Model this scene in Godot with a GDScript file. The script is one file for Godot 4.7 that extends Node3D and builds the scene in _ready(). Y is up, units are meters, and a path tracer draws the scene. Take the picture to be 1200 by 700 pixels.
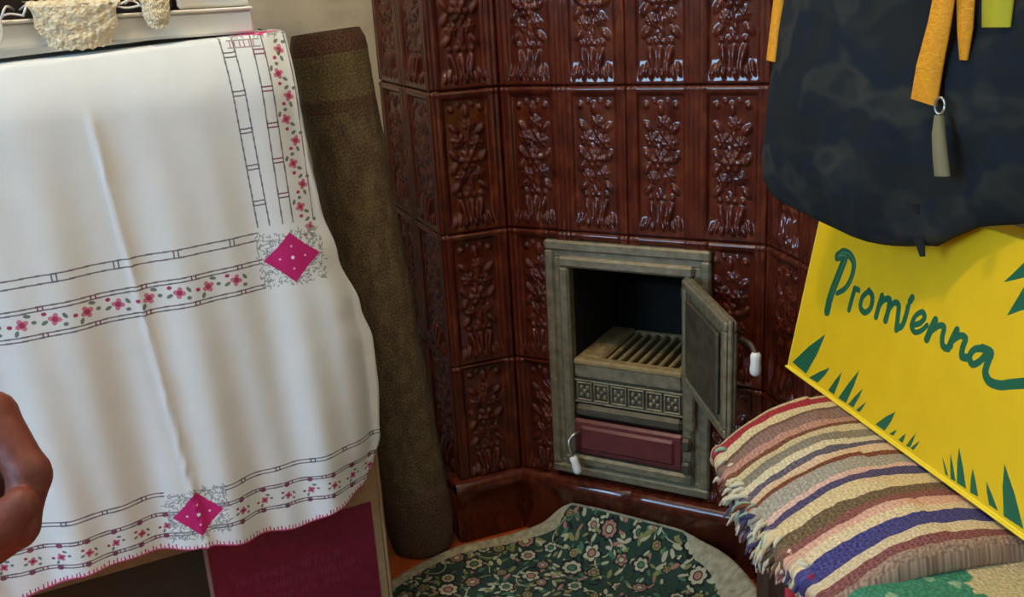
extends Node3D

# ---------------------------------------------------------------- camera, light
const EYE_HEIGHT := 0.89
const PITCH := 17.6
const ROLL := -3.33
const FOCAL := 1127.0
const EXPOSURE := 1.15

var rng := RandomNumberGenerator.new()
var used := {}
var M := {}

func _ready() -> void:
	rng.seed = 7
	# camera
	var p := deg_to_rad(PITCH)
	var r := deg_to_rad(ROLL)
	var fwd := Vector3(0, -sin(p), -cos(p))
	var up0 := Vector3(0, cos(p), -sin(p))
	var rt := Vector3.RIGHT * cos(r) + up0 * sin(r)
	var up1 := Vector3.RIGHT * -sin(r) + up0 * cos(r)
	var cam := Camera3D.new()
	cam.name = "camera"
	cam.transform = Transform3D(Basis(rt, up1, -fwd), Vector3(0, EYE_HEIGHT, 0))
	cam.fov = rad_to_deg(2.0 * atan(350.0 / FOCAL))
	cam.near = 0.02
	cam.far = 60.0
	add_child(cam)
	cam.current = true
	# sky and exposure
	var env := Environment.new()
	env.background_mode = Environment.BG_SKY
	var skm := ProceduralSkyMaterial.new()
	skm.sky_top_color = Color(0.52, 0.66, 0.90)
	skm.sky_horizon_color = Color(0.86, 0.91, 0.97)
	skm.ground_bottom_color = Color(0.34, 0.36, 0.30)
	skm.ground_horizon_color = Color(0.62, 0.64, 0.60)
	var sky := Sky.new()
	sky.sky_material = skm
	env.sky = sky
	env.background_energy_multiplier = 2.2
	env.tonemap_mode = Environment.TONE_MAPPER_LINEAR
	env.tonemap_exposure = EXPOSURE
	env.sdfgi_enabled = true
	env.ssao_enabled = true
	env.ssil_enabled = true
	var we := WorldEnvironment.new()
	we.name = "world_environment"
	we.environment = env
	add_child(we)
	# daylight that enters by the window of the left wall
	var wl := AreaLight3D.new()
	wl.name = "window_daylight"
	wl.area_size = Vector2(1.15, 1.25)
	wl.light_color = Color(0.62, 0.84, 1.0)
	wl.light_energy = 6.0
	wl.light_specular = 1.0
	wl.area_range = 12.0
	wl.shadow_enabled = true
	add_child(wl)
	room_axes()
	wl.global_transform = Transform3D(Basis(-LEFT_DIR, Vector3.UP, -LEFT_IN), win_c + LEFT_IN * 0.03)
	materials()
	build_room()
	ceiling_lamp()
	build_stove()
	build_cartons()
	build_tablecloth()
	build_cabinet()
	build_doily()
	build_carpet_roll()
	build_rug()
	build_bench()
	build_blanket()
	build_rag_rug()
	build_box()
	build_backpack()
	build_hand()

# ---------------------------------------------------------------- plan of the place
const E_A := Vector3(0.9354, 0, -0.3535)      # along the back wall, to the right
const N_A := Vector3(0.3535, 0, 0.9354)       # out of the back wall
var E_C := Vector3(0.2079, 0, 0.9781)         # along the right wall, towards the camera
var N_C := Vector3(-0.9781, 0, 0.2079)
const PT_E := Vector3(-0.104, 0, -1.453)
const PT_K := Vector3(-0.001, 0, -1.492)
var E_B := Vector3(cos(deg_to_rad(29.1)), 0, sin(deg_to_rad(29.1)))
var N_B := Vector3(-sin(deg_to_rad(29.1)), 0, cos(deg_to_rad(29.1)))
var PT_R := Vector3(0.3582, 0, -1.2920)
var PT_C := Vector3.ZERO
var back_p := Vector3(-0.209, 0, -1.75)
var right_p := Vector3.ZERO
var room_q := Vector3.ZERO
var LEFT_DIR := Vector3.ZERO
var LEFT_IN := Vector3.ZERO
var win_c := Vector3.ZERO
var room_bl := Vector3.ZERO
const CEIL := 2.5

func cross2(a: Vector3, b: Vector3) -> float:
	return a.x * b.z - a.z * b.x

func meet(p1: Vector3, d1: Vector3, p2: Vector3, d2: Vector3) -> Vector3:
	var t := cross2(p2 - p1, d2) / cross2(d1, d2)
	return p1 + d1 * t

func room_axes() -> void:
	PT_R = PT_K + E_B * 0.411
	PT_C = PT_R + E_C * 0.2055
	right_p = PT_C - N_C * 0.03
	room_q = meet(back_p, E_A, right_p, E_C)
	room_bl = room_q - E_A * 3.2
	LEFT_DIR = E_C
	LEFT_IN = Vector3(E_C.z, 0, -E_C.x)
	win_c = room_bl + LEFT_DIR * 1.75 + Vector3(0, 1.55, 0)

# ---------------------------------------------------------------- helpers
func numbered(called: String) -> String:
	if not used.has(called):
		used[called] = 0
		return called
	used[called] += 1
	return "%s_%03d" % [called, used[called]]

func thing(called: String, label: String, category: String, at := Transform3D(), group := "") -> Node3D:
	var o := Node3D.new()
	o.name = numbered(called)
	add_child(o)
	o.global_transform = at
	o.set_meta("label", label)
	o.set_meta("category", category)
	if group != "":
		o.set_meta("group", group)
	return o

func put(called: String, mesh: Mesh, mat: Material, parent: Node3D, at := Transform3D(), structure := false) -> MeshInstance3D:
	# "at" is in world axes
	var o := MeshInstance3D.new()
	o.mesh = mesh
	o.name = numbered(called) if parent == self else called
	o.material_override = mat
	parent.add_child(o, true)
	o.global_transform = at
	o.cast_shadow = GeometryInstance3D.SHADOW_CASTING_SETTING_ON
	if structure:
		o.set_meta("kind", "structure")
	return o

func new_st() -> SurfaceTool:
	var st := SurfaceTool.new()
	st.begin(Mesh.PRIMITIVE_TRIANGLES)
	return st

func tri(st: SurfaceTool, a: Vector3, b: Vector3, c: Vector3) -> void:
	var n := (c - a).cross(b - a)
	if n.length() < 1e-14:
		return
	n = n.normalized()
	for q in [a, b, c]:
		st.set_normal(n)
		st.set_uv(Vector2(q.x, q.y))
		st.add_vertex(q)

func quad(st: SurfaceTool, a: Vector3, b: Vector3, c: Vector3, d: Vector3) -> void:
	tri(st, a, b, c)
	tri(st, a, c, d)

# a chamfered box, centre and size in the axes of t
func cbox(st: SurfaceTool, ctr: Vector3, size: Vector3, bev := 0.002, t := Transform3D()) -> void:
	var h := size * 0.5
	var b: float = minf(bev, minf(h.x, minf(h.y, h.z)) * 0.9)
	var P := func(sx: float, sy: float, sz: float, ax: int) -> Vector3:
		var v := Vector3(sx * (h.x - (0.0 if ax == 0 else b)), sy * (h.y - (0.0 if ax == 1 else b)), sz * (h.z - (0.0 if ax == 2 else b)))
		return t * (ctr + v)
	for s in [-1.0, 1.0]:
		var f: Array
		f = [P.call(s, -1, -1, 0), P.call(s, 1, -1, 0), P.call(s, 1, 1, 0), P.call(s, -1, 1, 0)]
		if s > 0: quad(st, f[3], f[2], f[1], f[0])
		else: quad(st, f[0], f[1], f[2], f[3])
		f = [P.call(-1, s, -1, 1), P.call(1, s, -1, 1), P.call(1, s, 1, 1), P.call(-1, s, 1, 1)]
		if s > 0: quad(st, f[0], f[1], f[2], f[3])
		else: quad(st, f[3], f[2], f[1], f[0])
		f = [P.call(-1, -1, s, 2), P.call(1, -1, s, 2), P.call(1, 1, s, 2), P.call(-1, 1, s, 2)]
		if s > 0: quad(st, f[3], f[2], f[1], f[0])
		else: quad(st, f[0], f[1], f[2], f[3])
		for s2 in [-1.0, 1.0]:
			quad(st, P.call(-1, s, s2, 1), P.call(1, s, s2, 1), P.call(1, s, s2, 2), P.call(-1, s, s2, 2))
			quad(st, P.call(s, -1, s2, 0), P.call(s, 1, s2, 0), P.call(s, 1, s2, 2), P.call(s, -1, s2, 2))
			quad(st, P.call(s, s2, -1, 0), P.call(s, s2, 1, 0), P.call(s, s2, 1, 1), P.call(s, s2, -1, 1))
			for s3 in [-1.0, 1.0]:
				tri(st, P.call(s, s2, s3, 0), P.call(s, s2, s3, 1), P.call(s, s2, s3, 2))

func box_mesh(size: Vector3, bev := 0.002, ctr := Vector3.ZERO) -> ArrayMesh:
	var st := new_st()
	cbox(st, ctr, size, bev)
	return st.commit()

# grid of rows of points, smooth; uv rows optional
func grid(rows: Array, uvs: Array = [], closed := false) -> ArrayMesh:
	var st := new_st()
	grid_into(st, rows, uvs, closed)
	st.generate_normals()
	return st.commit()

func grid_into(st: SurfaceTool, rows: Array, uvs: Array = [], closed := false, base := 0) -> int:
	var nr := rows.size()
	var nc: int = rows[0].size()
	st.set_smooth_group(0)
	for j in nr:
		for i in nc:
			if uvs.size() > 0:
				st.set_uv(uvs[j][i])
			else:
				st.set_uv(Vector2(float(i) / (nc - 1), float(j) / (nr - 1)))
			st.add_vertex(rows[j][i])
	for j in nr - 1:
		for i in (nc if closed else nc - 1):
			var i2 := (i + 1) % nc
			var a := base + j * nc + i
			var b := base + j * nc + i2
			var c := base + (j + 1) * nc + i2
			var d := base + (j + 1) * nc + i
			st.add_index(a); st.add_index(b); st.add_index(c)
			st.add_index(a); st.add_index(c); st.add_index(d)
	return base + nr * nc

func tube_rows(pts: Array, radii: Array, seg := 8, capped := true) -> Array:
	var rows := []
	var n := pts.size()
	var side := Vector3.ZERO
	for k in n:
		var a: Vector3 = pts[maxi(k - 1, 0)]
		var b: Vector3 = pts[mini(k + 1, n - 1)]
		var d := (b - a).normalized()
		if side == Vector3.ZERO:
			side = d.cross(Vector3.UP if absf(d.y) < 0.9 else Vector3.RIGHT).normalized()
		side = (side - d * side.dot(d)).normalized()
		var o := d.cross(side)
		var rr: float = radii[k] if k < radii.size() else radii[-1]
		if k == 0 and capped: rows.append(ring(pts[0], side, o, rr * 0.02, seg))
		rows.append(ring(pts[k], side, o, rr, seg))
		if k == n - 1 and capped: rows.append(ring(pts[k], side, o, rr * 0.02, seg))
	return rows

func ring(c: Vector3, s: Vector3, o: Vector3, rr: float, seg: int) -> Array:
	var out := []
	for i in seg:
		var a := TAU * i / seg
		out.append(c + (s * cos(a) + o * sin(a)) * rr)
	return out

func tube(pts: Array, radii: Array, seg := 8) -> ArrayMesh:
	return grid(tube_rows(pts, radii, seg), [], true)

func lathe_rows(prof: Array, seg: int, t := Transform3D()) -> Array:
	var rows := []
	for q in prof:
		rows.append(ring(t * Vector3(0, q.y, 0), t.basis.x, t.basis.z, q.x, seg))
	return rows

func fnoise(sd: int, freq: float, oct := 3) -> FastNoiseLite:
	var f := FastNoiseLite.new()
	f.seed = sd
	f.noise_type = FastNoiseLite.TYPE_SIMPLEX_SMOOTH
	f.frequency = freq
	f.fractal_octaves = oct
	return f

func ramp(cols: Array, t: float) -> Color:
	t = clampf(t, 0.0, 0.9999) * (cols.size() - 1)
	var k := int(t)
	var a: Color = cols[k]
	var b: Color = cols[k + 1]
	return a.lerp(b, t - k)

func noise_image(n: int, freq: float, cols: Array, sd: int, oct := 4, contrast := 1.0) -> Image:
	var src := fnoise(sd, freq, oct).get_seamless_image(n, n)
	src.convert(Image.FORMAT_L8)
	var im := Image.create(n, n, false, Image.FORMAT_RGB8)
	var data := src.get_data()
	for y in n:
		for x in n:
			var v := (data[y * n + x] / 255.0 - 0.5) * contrast + 0.5
			im.set_pixel(x, y, ramp(cols, v))
	return im

func tex(im: Image) -> ImageTexture:
	return ImageTexture.create_from_image(im)

func normal_tex(n: int, freq: float, sd: int, strength := 4.0, oct := 3) -> ImageTexture:
	var im := fnoise(sd, freq, oct).get_seamless_image(n, n)
	im.convert(Image.FORMAT_RGBA8)
	im.bump_map_to_normal_map(strength)
	return tex(im)

func mat(c: Color, rough := 0.7, metal := 0.0) -> StandardMaterial3D:
	var m := StandardMaterial3D.new()
	m.albedo_color = c
	m.roughness = rough
	m.metallic = metal
	return m

func tmat(im: Image, scale: float, rough := 0.7, metal := 0.0) -> StandardMaterial3D:
	var m := mat(Color.WHITE, rough, metal)
	m.albedo_texture = tex(im)
	m.uv1_triplanar = true
	m.uv1_world_triplanar = true
	m.uv1_scale = Vector3.ONE * scale
	return m

func with_normal(m: StandardMaterial3D, t: Texture2D, amount: float) -> StandardMaterial3D:
	m.normal_enabled = true
	m.normal_texture = t
	m.normal_scale = amount
	return m

func C8(r: int, g: int, b: int) -> Color:
	return Color(r / 255.0, g / 255.0, b / 255.0)

func dab(im: Image, cx: float, cy: float, rx: float, ry: float, ang: float, col: Color) -> void:
	var R := int(ceil(maxf(rx, ry))) + 1
	var ca := cos(ang)
	var sa := sin(ang)
	var w := im.get_width()
	var h := im.get_height()
	for y in range(int(cy) - R, int(cy) + R + 1):
		if y < 0 or y >= h: continue
		for x in range(int(cx) - R, int(cx) + R + 1):
			if x < 0 or x >= w: continue
			var dx := x - cx
			var dy := y - cy
			var u := (dx * ca + dy * sa) / rx
			var v := (-dx * sa + dy * ca) / ry
			if u * u + v * v <= 1.0:
				im.set_pixel(x, y, col)

func stroke(im: Image, pts: Array, w0: float, w1: float, col: Color) -> void:
	var n := pts.size()
	for k in n - 1:
		var a: Vector2 = pts[k]
		var b: Vector2 = pts[k + 1]
		var steps := int(a.distance_to(b) / maxf(0.8, minf(w0, w1) * 0.35)) + 1
		for s in steps + 1:
			var f := float(s) / steps
			var q := a.lerp(b, f)
			var rr: float = lerpf(w0, w1, (k + f) / (n - 1)) * 0.5
			dab(im, q.x, q.y, maxf(rr, 0.6), maxf(rr, 0.6), 0.0, col)

func fill_poly(im: Image, pts: PackedVector2Array, col: Color) -> void:
	var lo := pts[0]
	var hi := pts[0]
	for q in pts:
		lo = lo.min(q)
		hi = hi.max(q)
	for y in range(maxi(0, int(lo.y)), mini(im.get_height(), int(hi.y) + 2)):
		for x in range(maxi(0, int(lo.x)), mini(im.get_width(), int(hi.x) + 2)):
			if Geometry2D.is_point_in_polygon(Vector2(x, y), pts):
				im.set_pixel(x, y, col)

func smooth_curve(pts: Array, per := 6) -> Array:
	var out := []
	var n := pts.size()
	for k in n - 1:
		var p0 = pts[maxi(k - 1, 0)]
		var p1 = pts[k]
		var p2 = pts[k + 1]
		var p3 = pts[mini(k + 2, n - 1)]
		for s in per:
			var t := float(s) / per
			out.append((p1 * 2.0 + (p2 - p0) * t + (p0 * 2.0 - p1 * 5.0 + p2 * 4.0 - p3) * t * t + (p1 * 3.0 - p0 - p2 * 3.0 + p3) * t * t * t) * 0.5)
	out.append(pts[n - 1])
	return out

func lerp_table(tab: Array, x: float) -> float:
	# tab: [x, y] pairs, x increasing
	if x <= tab[0][0]: return tab[0][1]
	for k in tab.size() - 1:
		if x <= tab[k + 1][0]:
			var f: float = (x - tab[k][0]) / (tab[k + 1][0] - tab[k][0])
			f = f * f * (3.0 - 2.0 * f) if tab.size() > 3 else f
			return lerpf(tab[k][1], tab[k + 1][1], f)
	return tab[-1][1]

# ---------------------------------------------------------------- materials
func materials() -> void:
	M.glaze = tmat(noise_image(256, 0.02, [C8(52, 19, 15), C8(75, 28, 19), C8(88, 36, 22), C8(108, 54, 29)], 3, 4, 1.2), 5.0, 0.09)
	M.glaze.uv1_scale = Vector3(8.0, 3.2, 8.0)
	with_normal(M.glaze, normal_tex(256, 0.03, 5, 1.5, 2), 0.14)
	M.clay = mat(C8(52, 28, 20), 0.95)
	M.soot = tmat(noise_image(128, 0.05, [C8(7, 6, 5), C8(17, 14, 11)], 11), 6.0, 0.95)
	M.firebrick = tmat(noise_image(128, 0.06, [C8(120, 98, 62), C8(172, 146, 100)], 12), 8.0, 0.95)
	M.iron = tmat(noise_image(256, 0.03, [C8(98, 88, 68), C8(124, 114, 90), C8(144, 135, 112)], 13, 5, 1.3), 7.0, 0.5, 0.3)
	M.iron_dark = tmat(noise_image(128, 0.04, [C8(66, 60, 48), C8(98, 90, 74)], 14, 5, 1.3), 7.0, 0.5, 0.4)
	M.enamel_maroon = tmat(noise_image(128, 0.04, [C8(84, 34, 34), C8(112, 52, 50)], 15, 5), 9.0, 0.35)
	M.porcelain = mat(C8(236, 232, 222), 0.15)
	M.plaster = with_normal(tmat(noise_image(256, 0.02, [C8(206, 200, 180), C8(222, 217, 200)], 16, 5), 1.5, 0.95), normal_tex(256, 0.08, 17, 2.0), 0.25)
	M.ceiling = mat(C8(232, 230, 222), 0.95)
	M.floor = tmat(noise_image(256, 0.012, [C8(150, 62, 22), C8(186, 84, 32), C8(170, 74, 28)], 18, 5), 3.0, 0.5)
	M.card = with_normal(tmat(noise_image(256, 0.05, [C8(138, 112, 78), C8(160, 132, 96)], 19, 5), 6.0, 0.9), normal_tex(256, 0.1, 20, 1.0), 0.2)
	M.white_paint = tmat(noise_image(128, 0.02, [C8(222, 214, 198), C8(236, 230, 216)], 21, 4), 3.0, 0.35)
	M.dark_wood = tmat(noise_image(256, 0.02, [C8(52, 34, 22), C8(84, 56, 36)], 22, 5), 4.0, 0.6)
	M.lace = with_normal(tmat(noise_image(128, 0.08, [C8(206, 184, 142), C8(240, 228, 200)], 23, 4, 1.4), 14.0, 0.9), normal_tex(128, 0.12, 24, 5.0), 0.8)
	M.lace_white = mat(C8(232, 228, 220), 0.85)
	M.orange_web = with_normal(tmat(noise_image(128, 0.06, [C8(214, 138, 14), C8(240, 166, 32)], 25, 3), 18.0, 0.75), normal_tex(128, 0.15, 26, 3.0), 0.4)
	M.metal = mat(C8(170, 168, 158), 0.3, 0.9)
	M.olive_cord = mat(C8(128, 122, 88), 0.85)
	M.skin = with_normal(tmat(noise_image(256, 0.03, [C8(92, 40, 28), C8(116, 54, 38), C8(104, 46, 33)], 27, 4, 1.2), 9.0, 0.55), normal_tex(256, 0.08, 28, 2.0), 0.35)
	M.weave = normal_tex(256, 0.25, 29, 2.0, 2)

# ---------------------------------------------------------------- the room
func frame(o: Vector3, ex: Vector3, ez: Vector3) -> Transform3D:
	return Transform3D(Basis(ex, Vector3.UP, ez), o)

func build_room() -> void:
	var th := 0.15
	var d_len := 4.2
	var w_len := 3.2
	# floor and ceiling as slabs in the axes of the back wall
	var mid := room_bl + E_A * w_len * 0.5 + E_C * d_len * 0.5
	put("floor", box_mesh(Vector3(w_len + 2.2, 0.12, d_len + 1.6), 0.001), M.floor, self, frame(mid + Vector3(0, -0.06, 0), E_A, N_A), true)
	put("ceiling", box_mesh(Vector3(w_len + 2.2, 0.12, d_len + 1.6), 0.001), M.ceiling, self, frame(mid + Vector3(0, CEIL + 0.06, 0), E_A, N_A), true)
	put("wall_back", box_mesh(Vector3(w_len + 0.6, CEIL, th), 0.001), M.plaster, self, frame(room_bl + E_A * w_len * 0.5 - N_A * th * 0.5 + Vector3(0, CEIL * 0.5, 0), E_A, N_A), true)
	put("wall_right", box_mesh(Vector3(d_len + 0.4, CEIL, th), 0.001), M.plaster, self, frame(room_q + E_C * d_len * 0.5 - N_C * th * 0.5 + Vector3(0, CEIL * 0.5, 0), -E_C, N_C), true)
	put("wall_rear", box_mesh(Vector3(w_len + 1.4, CEIL, th), 0.001), M.plaster, self, frame(mid + E_C * (d_len * 0.5 + th * 0.5) + Vector3(0, CEIL * 0.5, 0), E_A, N_A), true)
	# left wall with a window opening of 1.2 by 1.3 m
	var st := new_st()
	var W := 1.2
	var Hh := 1.3
	var cy := win_c.y
	var along := 1.75
	var tl := frame(room_bl, LEFT_DIR, -LEFT_IN)     # x along the wall, z out of the room
	cbox(st, Vector3((along - W * 0.5) * 0.5 - 0.1, CEIL * 0.5, th * 0.5), Vector3(along - W * 0.5 + 0.2, CEIL, th), 0.001, Transform3D())
	cbox(st, Vector3((along + W * 0.5 + d_len + 0.2) * 0.5, CEIL * 0.5, th * 0.5), Vector3(d_len + 0.2 - along - W * 0.5, CEIL, th), 0.001)
	cbox(st, Vector3(along, (cy - Hh * 0.5) * 0.5, th * 0.5), Vector3(W, cy - Hh * 0.5, th), 0.001)
	cbox(st, Vector3(along, (cy + Hh * 0.5 + CEIL) * 0.5, th * 0.5), Vector3(W, CEIL - cy - Hh * 0.5, th), 0.001)
	put("wall_left", st.commit(), M.plaster, self, tl, true)
	# window with a frame, a middle post and two panes
	var win := Node3D.new()
	win.name = "window_1"
	add_child(win)
	win.global_transform = tl
	win.set_meta("kind", "structure")
	st = new_st()
	for s in [-1.0, 0.0, 1.0]:
		cbox(st, Vector3(along + s * (W * 0.5 - 0.03), cy, 0.09), Vector3(0.06, Hh, 0.05), 0.004)
	for s in [-1.0, 1.0]:
		cbox(st, Vector3(along, cy + s * (Hh * 0.5 - 0.03), 0.09), Vector3(W - 0.002, 0.06, 0.048), 0.004)
	put("window_frame", st.commit(), M.white_paint, win, tl)
	var glass := mat(Color(0.95, 0.98, 1.0, 0.08), 0.02)
	glass.transparency = BaseMaterial3D.TRANSPARENCY_ALPHA
	for s in [-1.0, 1.0]:
		put("pane", box_mesh(Vector3(W * 0.5 - 0.08, Hh - 0.12, 0.004), 0.0005, Vector3(along + s * (W * 0.25 - 0.005), cy, 0.09)), glass, win, tl)
	put("window_sill", box_mesh(Vector3(W + 0.1, 0.03, 0.16), 0.006, Vector3(along, cy - Hh * 0.5 - 0.015, -0.04)), M.white_paint, win, tl)

func ceiling_lamp() -> void:
	var at := Vector3(-0.45, CEIL, -0.70)
	var t := thing("ceiling_lamp", "round opal glass lamp hanging on the ceiling above the corner", "lamp", frame(at, Vector3.RIGHT, Vector3.BACK))
	var g := mat(C8(250, 240, 220), 0.4)
	g.emission_enabled = true
	g.emission = Color(1.0, 0.86, 0.66)
	g.emission_energy_multiplier = 1.5
	var prof := []
	for k in 17:
		var a := PI * k / 16.0
		prof.append(Vector2(maxf(sin(a) * 0.14, 0.0005), -0.30 - cos(a) * 0.12))
	put("lamp_shade", grid(lathe_rows(prof, 28), [], true), g, t, t.global_transform)
	put("rod", grid(lathe_rows([Vector2(0.0005, 0), Vector2(0.05, 0), Vector2(0.045, -0.02), Vector2(0.008, -0.03), Vector2(0.008, -0.19), Vector2(0.03, -0.185)], 16), [], true), M.metal, t, t.global_transform)
	var o := OmniLight3D.new()
	o.name = "lamp_light"
	o.light_color = Color(1.0, 0.90, 0.76)
	o.light_energy = 0.80
	o.light_size = 0.07
	o.omni_range = 10.0
	o.omni_attenuation = 2.0
	o.shadow_enabled = true
	t.add_child(o)
	o.global_position = at + Vector3(0, -0.30, 0)

# ---------------------------------------------------------------- the tiled stove
const TW := 0.2055          # tile width
const ROWS := [0.112, 0.317, 0.537, 0.757, 0.977, 1.197]
var bumps := []

func relief_list() -> void:
	# [x, y, rx, ry, angle, height] in metres inside one panel, origin at the panel's foot
	var L := []
	# three blades at the foot with a small bead row above them
	for k in [-1, 0, 1]:
		L.append([k * 0.0125, 0.034, 0.0046, 0.016, -k * 0.22, 0.0075])
	for k in 8:
		L.append([(k - 3.5) * 0.0078, 0.016 + 0.004 * (k % 2), 0.0030, 0.0085, (k - 3.5) * 0.09, 0.0042 + 0.0012 * (k % 3)])
	for k in [-1.5, -0.5, 0.5, 1.5]:
		L.append([k * 0.011, 0.058, 0.0035, 0.004, 0.0, 0.003])
	# stem
	for k in 9:
		L.append([sin(k * 0.9) * 0.003, 0.062 + k * 0.011, 0.003, 0.008, cos(k * 0.9) * 0.4, 0.0030])
	# main rose and two side roses
	for f in [[0.0, 0.112, 1.0], [-0.013, 0.142, 0.72], [0.013, 0.137, 0.72], [0.004, 0.165, 0.62], [-0.012, 0.086, 0.6], [0.013, 0.090, 0.6]]:
		L.append([f[0], f[1], 0.0055 * f[2], 0.0055 * f[2], 0.0, 0.0060 * f[2] + 0.001])
		for k in 6:
			var a: float = TAU * k / 6.0 + f[0] * 90.0
			L.append([f[0] + cos(a) * 0.0098 * f[2], f[1] + sin(a) * 0.0098 * f[2], 0.0062 * f[2], 0.0045 * f[2], a, 0.0042 * f[2] + 0.0006])
	# leaves
	for f in [[-0.021, 0.120, 0.6], [0.022, 0.116, -0.6], [-0.022, 0.100, -0.5], [0.021, 0.070, 0.7], [-0.020, 0.070, -0.7], [-0.019, 0.160, 0.8], [0.020, 0.157, -0.8], [0.0, 0.186, 0.0]]:
		L.append([f[0], f[1], 0.0045, 0.0085, f[2], 0.0042])
	# corner buds
	for k in [-1, 1]:
		L.append([k * 0.022, 0.190, 0.0042, 0.0042, 0.0, 0.0040])
		L.append([k * 0.010, 0.196, 0.003, 0.003, 0.0, 0.0026])
	bumps = L

func relief(x: float, y: float, tile_h: float) -> float:
	# height of one panel (0.1028 wide, full height 0.22) at x from its middle, y from its foot
	var yy := y + (0.22 - tile_h) * 0.5
	var hx := absf(x)
	# sunk panel
	var inx := smoothstep(0.0365, 0.0325, hx)
	var iny := smoothstep(0.002, 0.034, yy) * smoothstep(0.209, 0.203, yy)
	var ins := inx * iny
	var h := -0.0055 * ins
	# reeded pilasters beside the panel
	if hx > 0.0365:
		var q := (hx - 0.0365) / 0.0149
		h += 0.0011 * absf(sin(q * PI * 2.0))
	# bead round the panel
	if hx < 0.038 and yy > 0.014 and yy < 0.206:
		h += 0.0010 * exp(-pow((hx - 0.0345) / 0.0016, 2.0))
	if ins > 0.02:
		var top := 0.0
		for b in bumps:
			var dx: float = x - b[0]
			var dy: float = yy - b[1]
			if absf(dx) > 0.016 or absf(dy) > 0.016: continue
			var ca := cos(b[4])
			var sa := sin(b[4])
			var u: float = (dx * ca + dy * sa) / b[2]
			var v: float = (-dx * sa + dy * ca) / b[3]
			var q2 := u * u + v * v
			if q2 < 1.6:
				var e: float = b[5] * pow(maxf(0.0, 1.0 - q2 / 1.6), 0.8)
				top = maxf(top, e) + minf(top, e) * 0.15
		h += top * smoothstep(0.0, 0.25, ins)
	return h

var relief_cache := {}

# a tile (or a piece cut from it): x0..x1 and y0..y1 in the tile's own metres; pan = number of panels
func tile_mesh(pan: int, wid: float, hei: float, x0: float, x1: float, y0: float, y1: float) -> ArrayMesh:
	var key := "%d %.4f %.4f %.4f %.4f %.4f %.4f" % [pan, wid, hei, x0, x1, y0, y1]
	if relief_cache.has(key):
		return relief_cache[key]
	var nx := maxi(6, int((x1 - x0) / 0.0017))
	var ny := maxi(6, int((y1 - y0) / 0.0019))
	var rows := []
	var g := 0.0003
	for j in range(-1, ny + 2):
		var row := []
		for i in range(-1, nx + 2):
			var x := clampf(x0 + g + (x1 - x0 - 2 * g) * i / nx, x0 + g, x1 - g)
			var y := clampf(y0 + g + (y1 - y0 - 2 * g) * j / ny, y0 + g, y1 - g)
			var z: float
			if i < 0 or j < 0 or i > nx or j > ny:
				z = -0.012
			else:
				var pw := wid / pan
				var px := fmod(x, pw) - pw * 0.5
				z = relief(px * 0.1028 / pw, y, hei)
				var ex := minf(x - x0, x1 - x) - g
				z -= 0.0007 * pow(clampf(1.0 - ex / 0.003, 0.0, 1.0), 2.0)
				z += 0.0016 * smoothstep(0.012, 0.006, y1 - y)
				z -= 0.0065 * pow(clampf(1.0 - (y1 - y - g) / 0.006, 0.0, 1.0), 2.0)
				z -= 0.0015 * pow(clampf(1.0 - (y - y0 - g) / 0.002, 0.0, 1.0), 2.0)
			row.append(Vector3(x, y, z))
		rows.append(row)
	rows.reverse()
	var m := grid(rows)
	relief_cache[key] = m
	return m

func prism(poly: Array, y0: float, y1: float) -> ArrayMesh:
	var st := new_st()
	var pp := PackedVector2Array()
	for q in poly:
		pp.append(Vector2(q.x, q.z))
	var idx := Geometry2D.triangulate_polygon(pp)
	for k in range(0, idx.size(), 3):
		for y in [y0, y1]:
			tri(st, Vector3(pp[idx[k]].x, y, pp[idx[k]].y), Vector3(pp[idx[k + 1]].x, y, pp[idx[k + 1]].y), Vector3(pp[idx[k + 2]].x, y, pp[idx[k + 2]].y))
	for k in poly.size():
		var a: Vector3 = poly[k]
		var b: Vector3 = poly[(k + 1) % poly.size()]
		quad(st, Vector3(a.x, y0, a.z), Vector3(a.x, y1, a.z), Vector3(b.x, y1, b.z), Vector3(b.x, y0, b.z))
	return st.commit()

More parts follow.
